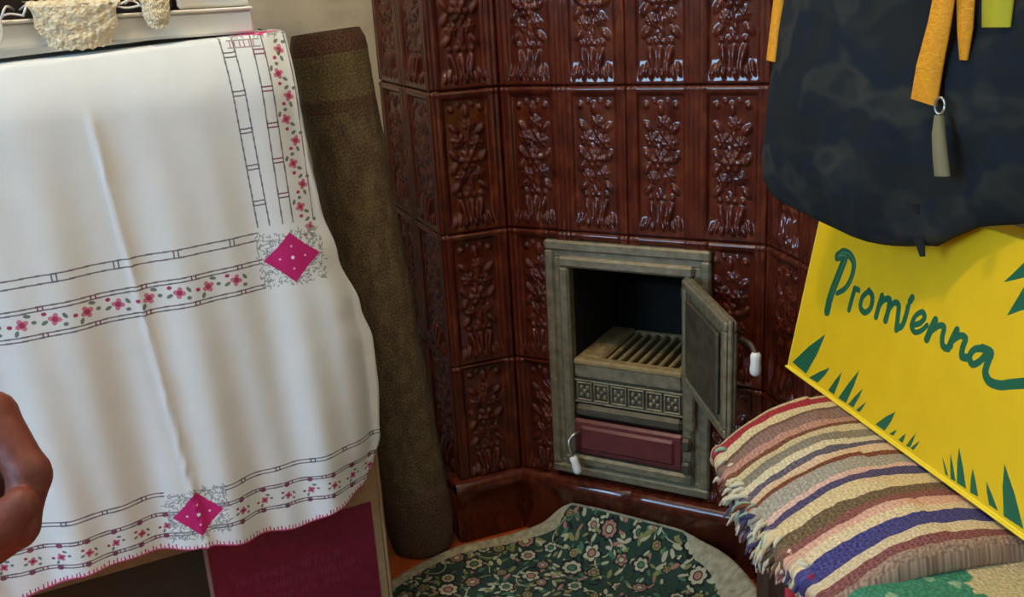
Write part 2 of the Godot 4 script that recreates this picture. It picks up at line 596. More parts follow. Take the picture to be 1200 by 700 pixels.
func build_stove() -> void:
	relief_list()
	var T_B := frame(PT_K, E_B, N_B)
	var T_A := frame(PT_E, E_A, N_A)
	var a_len := (PT_K - PT_E).length()
	var side_len := 0.306
	var T_S := frame(PT_E - N_A * side_len, N_A, -E_A)
	var T_C := frame(PT_R, E_C, N_C)
	var root := thing("tiled_stove", "tall corner stove of glossy red-brown relief tiles with an open iron fire door", "stove", T_B)
	# core behind the tiles, hollow where the firebox is
	var ins := 0.013
	var kE := PT_E - N_A * ins + E_A * ins
	var kK := PT_K - N_A * ins
	var kR := PT_R - N_B * ins
	var kC := PT_C - N_C * ins
	var wl2 := PT_E - N_A * (side_len - 0.004) + E_A * ins
	var wr := right_p + N_C * 0.004 + E_C * 0.0
	var wq := room_q + N_A * 0.01 + N_C * 0.01
	var fl := PT_K + E_B * 0.098 - N_B * ins
	var fr := PT_K + E_B * 0.298 - N_B * ins
	var fl2 := fl - N_B * 0.30
	var fr2 := fr - N_B * 0.30
	put("core", prism([kE, kK, kR, kC, wr, wq, wl2], 0.002, 0.150), M.clay, root)
	put("core", prism([kE, kK, kR, kC, wr, wq, wl2], 0.500, 1.22), M.clay, root)
	put("core", prism([kE, kK, fl, fl2, wl2], 0.150, 0.500), M.clay, root)
	put("core", prism([fr, kR, kC, wr, wq, fr2], 0.150, 0.500), M.clay, root)
	# tiles
	for k in ROWS.size() - 1:
		var y0: float = ROWS[k]
		var hh: float = ROWS[k + 1] - y0
		var up := Vector3(0, y0, 0)
		put("tile", tile_mesh(1, a_len, hh, 0, a_len, 0, hh), M.glaze, root, T_A.translated(up))
		for c in 2:
			put("tile", tile_mesh(1, side_len * 0.5, hh, 0, side_len * 0.5, 0, hh), M.glaze, root, T_S.translated(up + N_A * side_len * 0.5 * c))
		put("tile", tile_mesh(2, TW, hh, 0, TW, 0, hh), M.glaze, root, T_C.translated(up))
		if k >= 2:
			for c in 2:
				put("tile", tile_mesh(2, TW, hh, 0, TW, 0, hh), M.glaze, root, T_B.translated(up + E_B * TW * c))
		else:
			put("tile", tile_mesh(2, TW, hh, 0, 0.072, 0, hh), M.glaze, root, T_B.translated(up))
			put("tile", tile_mesh(2, TW, hh, 0.326 - TW, TW, 0, hh), M.glaze, root, T_B.translated(up + E_B * TW))
	# strips of tile left between the frame and the row above
	put("tile", tile_mesh(2, TW, 0.22, 0.072, TW, 0.1995, 0.22), M.glaze, root, T_B.translated(Vector3(0, ROWS[1], 0)))
	put("tile", tile_mesh(2, TW, 0.22, 0, 0.326 - TW, 0.1995, 0.22), M.glaze, root, T_B.translated(Vector3(0, ROWS[1], 0) + E_B * TW))
	# plinth blocks
	var pl := 0.112
	var pr := 0.012
	for q in [[T_S, 0.0, side_len], [T_A, -pr, a_len + 0.004], [T_B, 0.002, 0.205], [T_B, 0.2055, 0.408], [T_C, 0.004, 0.10], [T_C, 0.1, TW]]:
		var t: Transform3D = q[0]
		var prof := [Vector2(-0.012, 0.002), Vector2(pr, 0.002), Vector2(pr, 0.085), Vector2(pr + 0.004, 0.092), Vector2(pr + 0.005, 0.100), Vector2(pr + 0.002, 0.108), Vector2(pr - 0.004, pl), Vector2(-0.012, pl + 0.001)]
		var rows := []
		var n := 12
		for k in n + 1:
			var row := []
			var x: float = q[1] + (q[2] - q[1]) * k / n
			var e: float = minf(k, n - k) / float(n)
			var dip := 0.003 * pow(clampf(1.0 - e * 12.0, 0, 1), 2.0)
			for v in prof:
				row.append(Vector3(x, v.y, v.x - (dip if v.x > 0 else 0.0)))
			rows.append(row)
		put("plinth_block", grid(rows), M.glaze, root, t)
	# cornice
	var crows := []
	put("cornice", prism([PT_E + (N_A - E_A) * 0.02, PT_K + N_A * 0.02, PT_R + N_B * 0.02, PT_C + N_C * 0.02 + E_C * 0.02, wr + E_C * 0.02, wq, wl2 - E_A * 0.03], 1.198, 1.26), M.glaze, root)
	build_fire_door(root, T_B)

func build_fire_door(root: Node3D, T: Transform3D) -> void:
	# local axes of T: x along the face, y up from the floor, z out of the face
	# outer frame with two steps
	var st := new_st()
	var fx0 := 0.066
	var fx1 := 0.333
	var fy0 := 0.122
	var fy1 := 0.522
	var ox0 := 0.107
	var ox1 := 0.290
	var oy0 := 0.160
	var oy1 := 0.484
	var rect := func(s2: SurfaceTool, x0: float, x1: float, y0: float, y1: float, w: float, z0: float, z1: float, bev: float) -> void:
		cbox(s2, Vector3((x0 + x1) * 0.5, y1 - w * 0.5, (z0 + z1) * 0.5), Vector3(x1 - x0, w, z1 - z0), bev)
		cbox(s2, Vector3((x0 + x1) * 0.5, y0 + w * 0.5, (z0 + z1) * 0.5), Vector3(x1 - x0, w, z1 - z0), bev)
		cbox(s2, Vector3(x0 + w * 0.5, (y0 + y1) * 0.5, (z0 + z1) * 0.5), Vector3(w, y1 - y0 - 2 * w + 0.001, z1 - z0), bev)
		cbox(s2, Vector3(x1 - w * 0.5, (y0 + y1) * 0.5, (z0 + z1) * 0.5), Vector3(w, y1 - y0 - 2 * w + 0.001, z1 - z0), bev)
	rect.call(st, fx0, fx1, fy0, fy1, 0.016, -0.012, 0.007, 0.003)
	rect.call(st, fx0 + 0.013, fx1 - 0.013, fy0 + 0.011, fy1 - 0.013, 0.014, -0.012, 0.003, 0.002)
	rect.call(st, fx0 + 0.024, fx1 - 0.024, fy0 + 0.020, fy1 - 0.024, 0.018, -0.014, 0.010, 0.004)
	put("door_frame", st.commit(), M.iron, root, T)
	# firebox shell
	st = new_st()
	var dz := 0.30
	var th := 0.012
	cbox(st, Vector3(ox0 - th * 0.5, (oy0 + oy1) * 0.5, -dz * 0.5 - 0.012), Vector3(th, oy1 - oy0 + 0.02, dz), 0.001)
	cbox(st, Vector3(ox1 + th * 0.5, (oy0 + oy1) * 0.5, -dz * 0.5 - 0.012), Vector3(th, oy1 - oy0 + 0.02, dz), 0.001)
	cbox(st, Vector3((ox0 + ox1) * 0.5, oy1 + th * 0.5, -dz * 0.5 - 0.012), Vector3(ox1 - ox0 + 0.03, th, dz), 0.001)
	cbox(st, Vector3((ox0 + ox1) * 0.5, oy0 - th * 0.5, -dz * 0.5 - 0.012), Vector3(ox1 - ox0 + 0.03, th, dz), 0.001)
	cbox(st, Vector3((ox0 + ox1) * 0.5, (oy0 + oy1) * 0.5, -dz - 0.015), Vector3(ox1 - ox0 + 0.03, oy1 - oy0 + 0.03, th), 0.001)
	put("firebox", st.commit(), M.soot, root, T)
	# hearth of firebrick with the grate let into it
	var gy := 0.327
	st = new_st()
	cbox(st, Vector3(ox0 + 0.022, gy - 0.008, -0.090), Vector3(0.046, 0.018, 0.150), 0.004)
	put("hearth_brick", st.commit(), M.firebrick, root, T)
	var gr := put("grate", box_mesh(Vector3(0.182, 0.010, 0.020), 0.003, Vector3(0.1985, gy - 0.004, -0.006)), M.firebrick, root, T)
	var x0 := ox0 + 0.046
	var x1 := ox1 - 0.002
	var nb := 8
	for k in nb:
		var xc := x0 + (x1 - x0) * (k + 0.5) / nb
		put("grate_bar", box_mesh(Vector3(0.0078, 0.024, 0.135), 0.002, Vector3(xc, gy - 0.012, -0.083)), M.firebrick, gr, T)
	put("grate_end", box_mesh(Vector3(x1 - x0, 0.011, 0.012), 0.002, Vector3((x0 + x1) * 0.5, gy - 0.0055, -0.156)), M.firebrick, gr, T)
	put("back_brick", box_mesh(Vector3(0.18, 0.10, 0.12), 0.004, Vector3(0.1985, gy + 0.030, -0.240)), M.soot, root, T)
	# sill, ornament strip, ledge
	put("sill", box_mesh(Vector3(0.182, 0.030, 0.016), 0.004, Vector3(0.1985, 0.3095, -0.006)), M.iron, root, T)
	var strip := put("ornament_strip", box_mesh(Vector3(0.182, 0.046, 0.012), 0.002, Vector3(0.1985, 0.272, -0.008)), M.iron_dark, root, T)
	for k in 6:
		st = new_st()
		var xc := 0.1985 + (k - 2.5) * 0.0295
		var x2 := xc
		rect.call(st, x2 - 0.0135, x2 + 0.0135, 0.256, 0.288, 0.003, -0.003, 0.0012, 0.001)
		for s in [[0, 0], [-1, -1], [1, -1], [-1, 1], [1, 1]]:
			cbox(st, Vector3(x2 + s[0] * 0.0055, 0.272 + s[1] * 0.0065, -0.001), Vector3(0.0065, 0.0075, 0.004), 0.0018)
		put("square_ornament", st.commit(), M.iron, strip, T)
	st = new_st()
	for y in [0.2535, 0.2905]:
		cbox(st, Vector3(0.1985, y, -0.001), Vector3(0.182, 0.003, 0.004), 0.001)
	put("bead", st.commit(), M.iron, strip, T)
	put("ledge", box_mesh(Vector3(0.182, 0.022, 0.018), 0.006, Vector3(0.1985, 0.238, -0.004)), M.iron_dark, root, T)
	# ash door
	st = new_st()
	cbox(st, Vector3(0.1985, 0.193, 0.000), Vector3(0.186, 0.062, 0.014), 0.004)
	cbox(st, Vector3(0.1985, 0.193, 0.006), Vector3(0.160, 0.042, 0.010), 0.004)
	var ash := put("ash_door", st.commit(), M.enamel_maroon, root, T)
	var hp := [Vector3(0.118, 0.200, 0.006), Vector3(0.114, 0.202, 0.018), Vector3(0.108, 0.196, 0.026), Vector3(0.108, 0.186, 0.030), Vector3(0.112, 0.172, 0.031), Vector3(0.115, 0.164, 0.031)]
	put("handle_stem", tube(smooth_curve(hp), [0.0035], 10), M.metal, ash, T)
	put("porcelain_grip", grip_mesh(), M.porcelain, ash, T * Transform3D(Basis(Vector3.BACK, 0.30), Vector3(0.1145, 0.168, 0.031)) * Transform3D(Basis(Vector3.RIGHT, PI), Vector3.ZERO))
	# hinge knuckles at the right of the openings
	for y in [0.46, 0.355, 0.215, 0.175]:
		put("hinge", box_mesh(Vector3(0.016, 0.022, 0.012), 0.004, Vector3(0.300, y, 0.014)), M.iron_dark, root, T)
	# latch plate lying under the open door
	put("latch_plate", box_mesh(Vector3(0.018, 0.085, 0.008), 0.003, Vector3(0.303, 0.280, 0.010)), M.iron, root, T)
	# open fire door, hinged at the right
	var ang := deg_to_rad(124.0)
	var ex := E_B * -cos(ang) + N_B * sin(ang)
	var nrm := Vector3(-ex.z, 0, ex.x)            # right-hand side while open: the inner face looks left
	var hinge := T * Vector3(0.302, 0, 0.020)
	var TD := Transform3D(Basis(ex, Vector3.UP, ex.cross(Vector3.UP)), hinge)
	st = new_st()
	var dw := 0.205
	var y0 := 0.322
	var y1 := 0.488
	cbox(st, Vector3(dw * 0.5, (y0 + y1) * 0.5, 0), Vector3(dw, y1 - y0, 0.008), 0.003)
	rect.call(st, 0.004, dw - 0.002, y0 + 0.002, y1 - 0.002, 0.014, 0.002, 0.009, 0.003)
	rect.call(st, 0.004, dw - 0.002, y0 + 0.002, y1 - 0.002, 0.016, -0.009, -0.002, 0.003)
	var door := put("fire_door", st.commit(), M.iron, root, TD)
	put("liner_plate", box_mesh(Vector3(dw * 0.72, (y1 - y0) * 0.7, 0.006), 0.003, Vector3(dw * 0.5, (y0 + y1) * 0.5, -0.008)), M.iron_dark, door, TD)
	put("liner_plate", box_mesh(Vector3(dw * 0.72, (y1 - y0) * 0.7, 0.006), 0.003, Vector3(dw * 0.5, (y0 + y1) * 0.5, 0.008)), M.iron_dark, door, TD)
	var ym := 0.440
	var out_s := 1.0
	put("handle_stem", tube(smooth_curve([Vector3(dw - 0.030, ym, -0.004), Vector3(dw - 0.028, ym + 0.010, -0.018), Vector3(dw - 0.012, ym + 0.010, -0.028), Vector3(dw + 0.004, ym + 0.002, -0.030)]), [0.0035], 10), M.iron_dark, door, TD)
	put("porcelain_grip", grip_mesh(), M.porcelain, door, TD * Transform3D(Basis(Vector3.RIGHT, PI), Vector3(dw + 0.004, ym + 0.004, -0.030)))

func grip_mesh() -> ArrayMesh:
	return grid(lathe_rows([Vector2(0.0004, -0.001), Vector2(0.005, 0.0), Vector2(0.0068, 0.004), Vector2(0.0064, 0.012), Vector2(0.0074, 0.022), Vector2(0.0070, 0.027), Vector2(0.004, 0.0305), Vector2(0.0004, 0.031)], 18), [], true)

# ---------------------------------------------------------------- cartons, cloth, cabinet on the left
const CO := Vector3(-0.1967, 0, -1.2014)        # front right corner of the carton on the floor
const CE := Vector3(-0.8988, 0, 0.4384)         # along the front, to the left
const CN := Vector3(0.4384, 0, 0.8988)          # out of the front

func carton(called: String, label: String, s0: float, s1: float, y0: float, y1: float, dep: float) -> Node3D:
	var T := frame(CO + CE * s0 + Vector3(0, y0, 0), -CE, CN)
	var t := thing(called, label, "box", T)
	var w := s1 - s0
	var h := y1 - y0
	var L := func(nm: String, c: Vector3, s: Vector3) -> void:
		put(nm, box_mesh(s, 0.002, c), M.card, t, T)
	L.call("side_panel", Vector3(-0.0025, h * 0.5, -dep * 0.5), Vector3(0.005, h, dep))
	L.call("side_panel", Vector3(-w + 0.0025, h * 0.5, -dep * 0.5), Vector3(0.005, h, dep))
	L.call("front_panel", Vector3(-w * 0.5, h * 0.5, -0.0025), Vector3(w - 0.0102, h, 0.005))
	L.call("back_panel", Vector3(-w * 0.5, h * 0.5, -dep + 0.0025), Vector3(w - 0.0102, h, 0.005))
	L.call("flap", Vector3(-w * 0.5, h - 0.0025, -dep * 0.25 - 0.003), Vector3(w - 0.0102, 0.005, dep * 0.5 - 0.007))
	L.call("flap", Vector3(-w * 0.5, h - 0.0025, -dep * 0.75 + 0.003), Vector3(w - 0.0102, 0.005, dep * 0.5 - 0.007))
	L.call("bottom_panel", Vector3(-w * 0.5, 0.0025, -dep * 0.5), Vector3(w - 0.0102, 0.005, dep - 0.0102))
	return t

func build_cartons() -> void:
	var a := carton("cardboard_box", "brown cardboard box with crimson and black printed panels below the white cloth", 0.0, 0.60, 0.0, 0.43, 0.28)
	var T := a.global_transform
	carton("cardboard_box", "plain brown cardboard box hidden under the white embroidered cloth", 0.066, 0.60, 0.4305, 0.842, 0.25)
	# crimson print with two faint lines of worn lettering
	var im := Image.create(448, 360, false, Image.FORMAT_RGB8)
	im.fill(C8(112, 12, 42))
	var nz := fnoise(41, 0.03, 3)
	for y in 360:
		for x in 448:
			var v := nz.get_noise_2d(x, y) * 0.05
			im.set_pixel(x, y, Color(0.44 + v, 0.05 + v * 0.3, 0.165 + v * 0.5))
	var worn := C8(124, 42, 66)
	rng.seed = 91
	for ln in [[60.0, 330.0, 118.0, 22.0], [110.0, 400.0, 158.0, 22.0], [70.0, 360.0, 200.0, 18.0]]:
		var x: float = ln[0]
		while x < ln[1]:
			var hh: float = ln[3]
			var kind := rng.randi_range(0, 4)
			var y: float = ln[2]
			stroke(im, [Vector2(x, y), Vector2(x, y + hh)], 3.2, 3.2, worn)
			if kind < 3:
				stroke(im, [Vector2(x, y + (0.0 if kind == 0 else hh * 0.5)), Vector2(x + 10, y + (0.0 if kind == 0 else hh * 0.5))], 3.0, 3.0, worn)
			if kind == 1 or kind == 4:
				stroke(im, [Vector2(x + 11, y), Vector2(x + 11, y + hh)], 3.2, 3.2, worn)
			if kind == 3:
				stroke(im, [Vector2(x, y + hh), Vector2(x + 10, y + hh)], 3.0, 3.0, worn)
			x += 18.0 + (16.0 if rng.randf() < 0.14 else 0.0)
	var mc := mat(Color.WHITE, 0.45)
	mc.albedo_texture = tex(im)
	put("printed_panel", print_quad(0.018, 0.241, 0.05, 0.228), mc, a, T).set_meta("label", "crimson printed panel")
	var im2 := noise_image(256, 0.03, [C8(22, 26, 20), C8(34, 40, 30), C8(28, 34, 24)], 43)
	for k in 26:
		stroke(im2, [Vector2(rng.randf_range(10, 240), rng.randf_range(150, 250)), Vector2(rng.randf_range(10, 240), rng.randf_range(150, 250))], 2.0, 1.0, C8(58, 62, 46))
	var mb := mat(Color.WHITE, 0.45)
	mb.albedo_texture = tex(im2)
	put("printed_panel", print_quad(0.2465, 0.55, 0.05, 0.231), mb, a, T).set_meta("label", "black printed panel")
	put("printed_line", print_quad(0.2415, 0.246, 0.05, 0.229), mat(C8(150, 118, 112), 0.6), a, T)

func print_quad(s0: float, s1: float, y0: float, y1: float) -> ArrayMesh:
	var z := 0.0006
	return grid([[Vector3(-s1, y1, z), Vector3(-s0, y1, z)], [Vector3(-s1, y0, z), Vector3(-s0, y0, z)]])

const EDGE := [[0.20, 0.014], [0.281, 0.010], [0.328, -0.005], [0.402, -0.010], [0.463, -0.009], [0.513, 0.003], [0.586, 0.026], [0.654, 0.042], [0.718, 0.049], [0.78, 0.052], [0.861, 0.053]]
const HEM := [[-0.06, 0.300], [-0.005, 0.300], [0.010, 0.281], [0.030, 0.262], [0.065, 0.250], [0.125, 0.239], [0.19, 0.245], [0.254, 0.255], [0.333, 0.265], [0.388, 0.265], [0.431, 0.255], [0.479, 0.243], [0.58, 0.235]]

func cloth_uv(s: float, y: float) -> Vector2:
	return Vector2((s + 0.06) / 0.62, (0.90 - y) / 0.70)

func cpx(s: float, y: float) -> Vector2:       # image pixel, s and y in mm
	return Vector2((s + 60.0) * 2.0, (900.0 - y) * 2.0)

func bracket(im: Image, a: Vector2, b: Vector2, gap: float, dots: float, col: Color, dark: Color) -> void:
	# two thin embroidered lines with small ladder rungs
	var d := (b - a).normalized()
	var n := Vector2(-d.y, d.x) * gap * 0.5
	stroke(im, [a + n, b + n], 3.4, 3.4, col)
	stroke(im, [a - n, b - n], 3.4, 3.4, col)
	var L := a.distance_to(b)
	var t := dots * 0.5
	while t < L:
		for k in [-5.0, 5.0]:
			stroke(im, [a + d * (t + k) - n, a + d * (t + k) + n], 3.0, 3.0, dark)
		t += dots

func blossom(im: Image, c: Vector2, ang: float, sc: float, pink: Color, dark: Color, leaf: Color) -> void:
	var d := Vector2(cos(ang), sin(ang))
	var n := Vector2(-d.y, d.x)
	for k in 4:
		var a := ang + TAU * k / 4.0
		dab(im, c.x + cos(a) * 6.0 * sc, c.y + sin(a) * 6.0 * sc, 6.5 * sc, 5.0 * sc, a, pink)
	dab(im, c.x, c.y, 5.5 * sc, 5.5 * sc, 0.0, dark)
	for s in [-1.0, 1.0]:
		var q: Vector2 = c + d * 17.0 * sc * s + n * 9.0 * sc * s
		dab(im, q.x, q.y, 6.5 * sc, 3.6 * sc, ang + 0.7 * s, leaf)
		var q2: Vector2 = c + d * 20.0 * sc * s - n * 8.0 * sc * s
		dab(im, q2.x, q2.y, 4.6 * sc, 3.8 * sc, 0.0, dark if s > 0 else leaf)

func diamond(im: Image, c: Vector2, rx: float, ry: float, hx: float, hy: float, pink: Color, grey: Color) -> void:
	# grey filigree square with a pink four-pointed star
	for k in 520:
		var q := c + Vector2(rng.randf_range(-hx, hx), rng.randf_range(-hy, hy))
		var a := rng.randf() * TAU
		stroke(im, [q, q + Vector2(cos(a), sin(a)) * rng.randf_range(4, 10)], 2.6, 2.0, grey)
	var pts := PackedVector2Array()
	for k in 8:
		var a := TAU * k / 8.0 - PI / 2
		var f := 1.0 if k % 2 == 0 else 0.68
		pts.append(c + Vector2(cos(a) * rx * f, sin(a) * ry * f))
	fill_poly(im, pts, pink)
	for k in 4:
		var a := TAU * k / 4.0 - PI / 2
		for f in [0.45]:
			dab(im, c.x + cos(a) * rx * f, c.y + sin(a) * ry * f, 3.0, 3.0, 0.0, C8(244, 196, 214))
		for f in [0.72]:
			var a2 := a + PI / 4
			dab(im, c.x + cos(a2) * rx * f, c.y + sin(a2) * ry * f, 3.2, 3.2, 0.0, C8(230, 226, 220))
	dab(im, c.x, c.y, 4.5, 4.5, 0.0, C8(248, 236, 236))

func cloth_image() -> Image:
	var im := Image.create(1240, 1400, false, Image.FORMAT_RGB8)
	var nz := fnoise(51, 0.012, 3)
	for y in 1400:
		for x in 1240:
			var v := nz.get_noise_2d(x, y) * 0.012
			im.set_pixel(x, y, Color(0.885 + v, 0.893 + v, 0.885 + v))
	rng.seed = 17
	var line := C8(112, 108, 112)
	var dark := C8(118, 62, 84)
	var pink := C8(204, 120, 144)
	var rose := C8(170, 56, 96)
	var star := C8(196, 30, 110)
	var leaf := C8(112, 124, 116)
	var grey := C8(150, 154, 152)
	# vertical bands on the right
	bracket(im, cpx(128, 905), cpx(116, 640), 28.0, 86.0, line, C8(104, 92, 96))
	bracket(im, cpx(92, 905), cpx(87, 640), 26.0, 84.0, line, dark)
	stroke(im, [cpx(56, 905), cpx(53, 640)], 2.6, 2.6, line)
	for k in 9:
		var y := 842.0 - k * 26.5
		blossom(im, cpx(70.0 - k * 0.8 + (4 if k % 2 else -4), y), PI / 2 + (0.35 if k % 2 else -0.35), 1.05, pink, rose, leaf)
	# horizontal bands
	bracket(im, cpx(124, 628), cpx(560, 615), 18.0, 130.0, line, C8(96, 100, 104))
	bracket(im, cpx(124, 597), cpx(560, 583), 9.0, 110.0, line, dark)
	bracket(im, cpx(124, 566), cpx(560, 553), 9.0, 110.0, line, dark)
	for k in 13:
		var s := 158.0 + k * 33.5
		blossom(im, cpx(s, 582.5 - (s - 124) * 0.032), 0.1 + (0.35 if k % 2 else -0.35), 1.15, pink, rose, leaf)
	diamond(im, cpx(87, 597), 70, 62, 82, 66, star, grey)
	# upper edge with the next star lying on the top
	bracket(im, cpx(125, 852), cpx(88, 852), 16.0, 22.0, grey, C8(180, 130, 140))
	diamond(im, cpx(85, 876), 66, 34, 70, 34, star, grey)
	# hem bands
	bracket(im, cpx(-60, 333), cpx(212, 327), 9.0, 90.0, line, C8(90, 90, 100))
	bracket(im, cpx(282, 333), cpx(560, 338), 9.0, 90.0, line, C8(90, 90, 100))
	bracket(im, cpx(-60, 302), cpx(560, 311), 7.0, 84.0, line, dark)
	bracket(im, cpx(-60, 272), cpx(560, 284), 7.0, 84.0, line, dark)
	for k in 20:
		var s := -46.0 + k * 30.0
		if absf(s - 247) > 34:
			blossom(im, cpx(s, 287.0 + (s - 60) * 0.018), 0.1 + (0.4 if k % 2 else -0.4), 0.8, C8(196, 108, 132), C8(150, 50, 84), leaf)
			dab(im, cpx(s, 0).x, cpx(0, 302.0 + (s - 60) * 0.016).y, 7, 6, 0, C8(130, 62, 92))
			dab(im, cpx(s, 0).x + 6, cpx(0, 273.0 + (s - 60) * 0.02).y, 7, 6, 0, C8(120, 66, 92))
	diamond(im, cpx(247, 301), 60, 58, 72, 62, star, grey)
	# blanket stitch along the hem
	var s := -58.0
	while s < 556.0:
		var y := lerp_table(HEM, s * 0.001) * 1000.0
		var q := cpx(s, y)
		stroke(im, [q + Vector2(0, 4), q + Vector2(rng.randf_range(-2, 2), -rng.randf_range(9, 15))], 3.2, 2.6, C8(186, 40, 96))
		stroke(im, [q + Vector2(-4, -1), q + Vector2(4, -1)], 5.0, 5.0, C8(200, 70, 116))
		s += 4.6
	return im

func cloth_z(s: float, y: float) -> float:
	# distance of the hanging cloth in front of the carton, leaning back towards the top edge
	var top := maxf(0.0, (y - 0.785) / 0.075)
	return maxf(0.004, 0.021 + cloth_fold(s, y)) - 0.026 * pow(top, 1.8)

func cloth_fold(s: float, y: float) -> float:
	var f := clampf((0.85 - y) / 0.6, 0.0, 1.0)
	var d := 0.0
	# soft folds that open towards the hem
	var ph := s - 0.03 * f
	d += (0.0010 + 0.015 * f) * (0.5 + 0.5 * cos(TAU * (ph - 0.195) / 0.152))
	d += 0.0035 * f * sin(TAU * (s - 0.05 * y) / 0.061 + 1.0)
	d += 0.0012 * sin(TAU * (s * 3.1 + 0.3 * y))
	# flare at the foot
	d += 0.012 * f * f
	# pressed crease
	var cs := 0.286 - (0.80 - y) * 0.0765
	var band := smoothstep(0.80, 0.77, y)
	d += 0.0058 * exp(-absf(s - cs) / 0.0030) * band
	# the right end turns away
	var ed := lerp_table(EDGE, y)
	d -= 0.014 * exp(-pow(maxf(s - ed, 0.0) / 0.024, 2.0)) + 0.022 * f * exp(-pow(maxf(s - ed, 0.0) / 0.085, 2.0))
	return d

func build_tablecloth() -> void:
	var T := frame(CO, -CE, CN)
	var rows := []
	var uvs := []
	var nface := 120
	var ntop := 10
	var nwrap := 8
	var ns := 150
	for j in ntop + nface + 1:
		var row := []
		var ur := []
		for i in nwrap + ns + 1:
			var fy := clampf(float(j - ntop) / nface, 0.0, 1.0)
			# s position
			var edge0 := lerp_table(EDGE, 0.858)
			var s: float
			var w := 0.0
			if i < nwrap:
				w = 0.07 * (nwrap - i) / nwrap
				s = 0.0
			else:
				s = float(i - nwrap) / ns
			var smax := 0.575
			# first guess of the hem with the edge at the top
			var s_g := edge0 + (smax - edge0) * s
			var top_y := 0.8625 - 0.0155 * clampf((s_g - 0.054) / 0.307, 0.0, 1.6)
			var hem := lerp_table(HEM, lerp_table(EDGE, 0.28) + (smax - 0.01) * s)
			var y := lerpf(top_y, hem, fy)
			var ed := lerp_table(EDGE, y)
			var ss := ed + (smax - ed) * s
			if j <= ntop:
				# the top surface, with a rounded front edge
				var back := 0.20 * pow(float(ntop - j) / ntop, 1.6)
				var z := cloth_z(ss, top_y) - back
				var yy := top_y + 0.0015 * smoothstep(0.0, 0.03, back)
				row.append(Vector3(-(ss + (0.004 if w > 0 else 0.0)), yy - minf(w, 0.07) * 0.5 * (1.0 if w > 0 else 0.0), z))
				ur.append(cloth_uv(ss - w, minf(top_y + back, 0.899)))
			else:
				var z := cloth_z(ss, y) - w
				var bulge := 0.006 * sin(y * 23.0) * clampf(w / 0.07, 0, 1)
				row.append(Vector3(-(ss + 0.16 * w + bulge), y + w * 0.12 * (1.0 - fy), z))
				ur.append(cloth_uv(ss - w, y))
		rows.append(row)
		uvs.append(ur)
	var m := mat(Color.WHITE, 0.9)
	m.albedo_texture = tex(cloth_image())
	var t := thing("tablecloth", "white tablecloth with pink and grey embroidered bands draped over the boxes", "tablecloth", T)
	put("cloth", grid(rows, uvs), m, t, T)

func build_cabinet() -> void:
	var off := 0.026
	var T := frame(CO - CN * off + Vector3(0, 0.862, 0), -CE, CN)
	var t := thing("white_cabinet", "white painted cabinet with an open dark compartment standing above the tablecloth", "cabinet", T)
	var A := func(nm: String, c: Vector3, s: Vector3, mm: Material) -> void:
		put(nm, box_mesh(s, 0.003, c), mm, t, T)
	var x0 := -0.086
	var x1 := -0.66
	var w := x0 - x1
	var dep := 0.20
	A.call("bottom_rail", Vector3((x0 + x1) * 0.5, 0.0135, -0.009), Vector3(w, 0.027, 0.018), M.white_paint)
	A.call("moulding", Vector3((x0 + x1) * 0.5, 0.0285, -0.005), Vector3(w, 0.004, 0.020), M.white_paint)
	A.call("bottom_board", Vector3((x0 + x1) * 0.5, 0.020, -0.018 - dep * 0.5), Vector3(w, 0.014, dep), M.dark_wood)
	A.call("side_board", Vector3(x0 - 0.008, 0.22, -0.02 - dep * 0.5), Vector3(0.016, 0.38, dep), M.white_paint)
	A.call("side_board", Vector3(x1 + 0.008, 0.22, -0.02 - dep * 0.5), Vector3(0.016, 0.38, dep), M.white_paint)
	A.call("top_board", Vector3((x0 + x1) * 0.5, 0.418, -dep * 0.5), Vector3(w + 0.02, 0.018, dep + 0.04), M.white_paint)
	A.call("back_board", Vector3((x0 + x1) * 0.5, 0.22, -0.022 - dep), Vector3(w, 0.40, 0.008), M.dark_wood)
	var dr := put("door", box_mesh(Vector3(0.082, 0.376, 0.014), 0.003, Vector3(x0 - 0.0415, 0.2195, -0.009)), M.white_paint, t, T)
	put("door_panel", box_mesh(Vector3(0.052, 0.34, 0.006), 0.002, Vector3(x0 - 0.0415, 0.222, 0.0)), M.white_paint, dr, T)
	A.call("partition", Vector3(x0 - 0.088, 0.2195, -0.10), Vector3(0.010, 0.376, 0.16), M.dark_wood)
	for q in [[x0 - 0.03, -0.05], [x1 + 0.03, -0.05], [x0 - 0.03, -0.17], [x1 + 0.03, -0.17]]:
		A.call("foot", Vector3(q[0], -0.004, q[1]), Vector3(0.03, 0.010, 0.03), M.dark_wood)

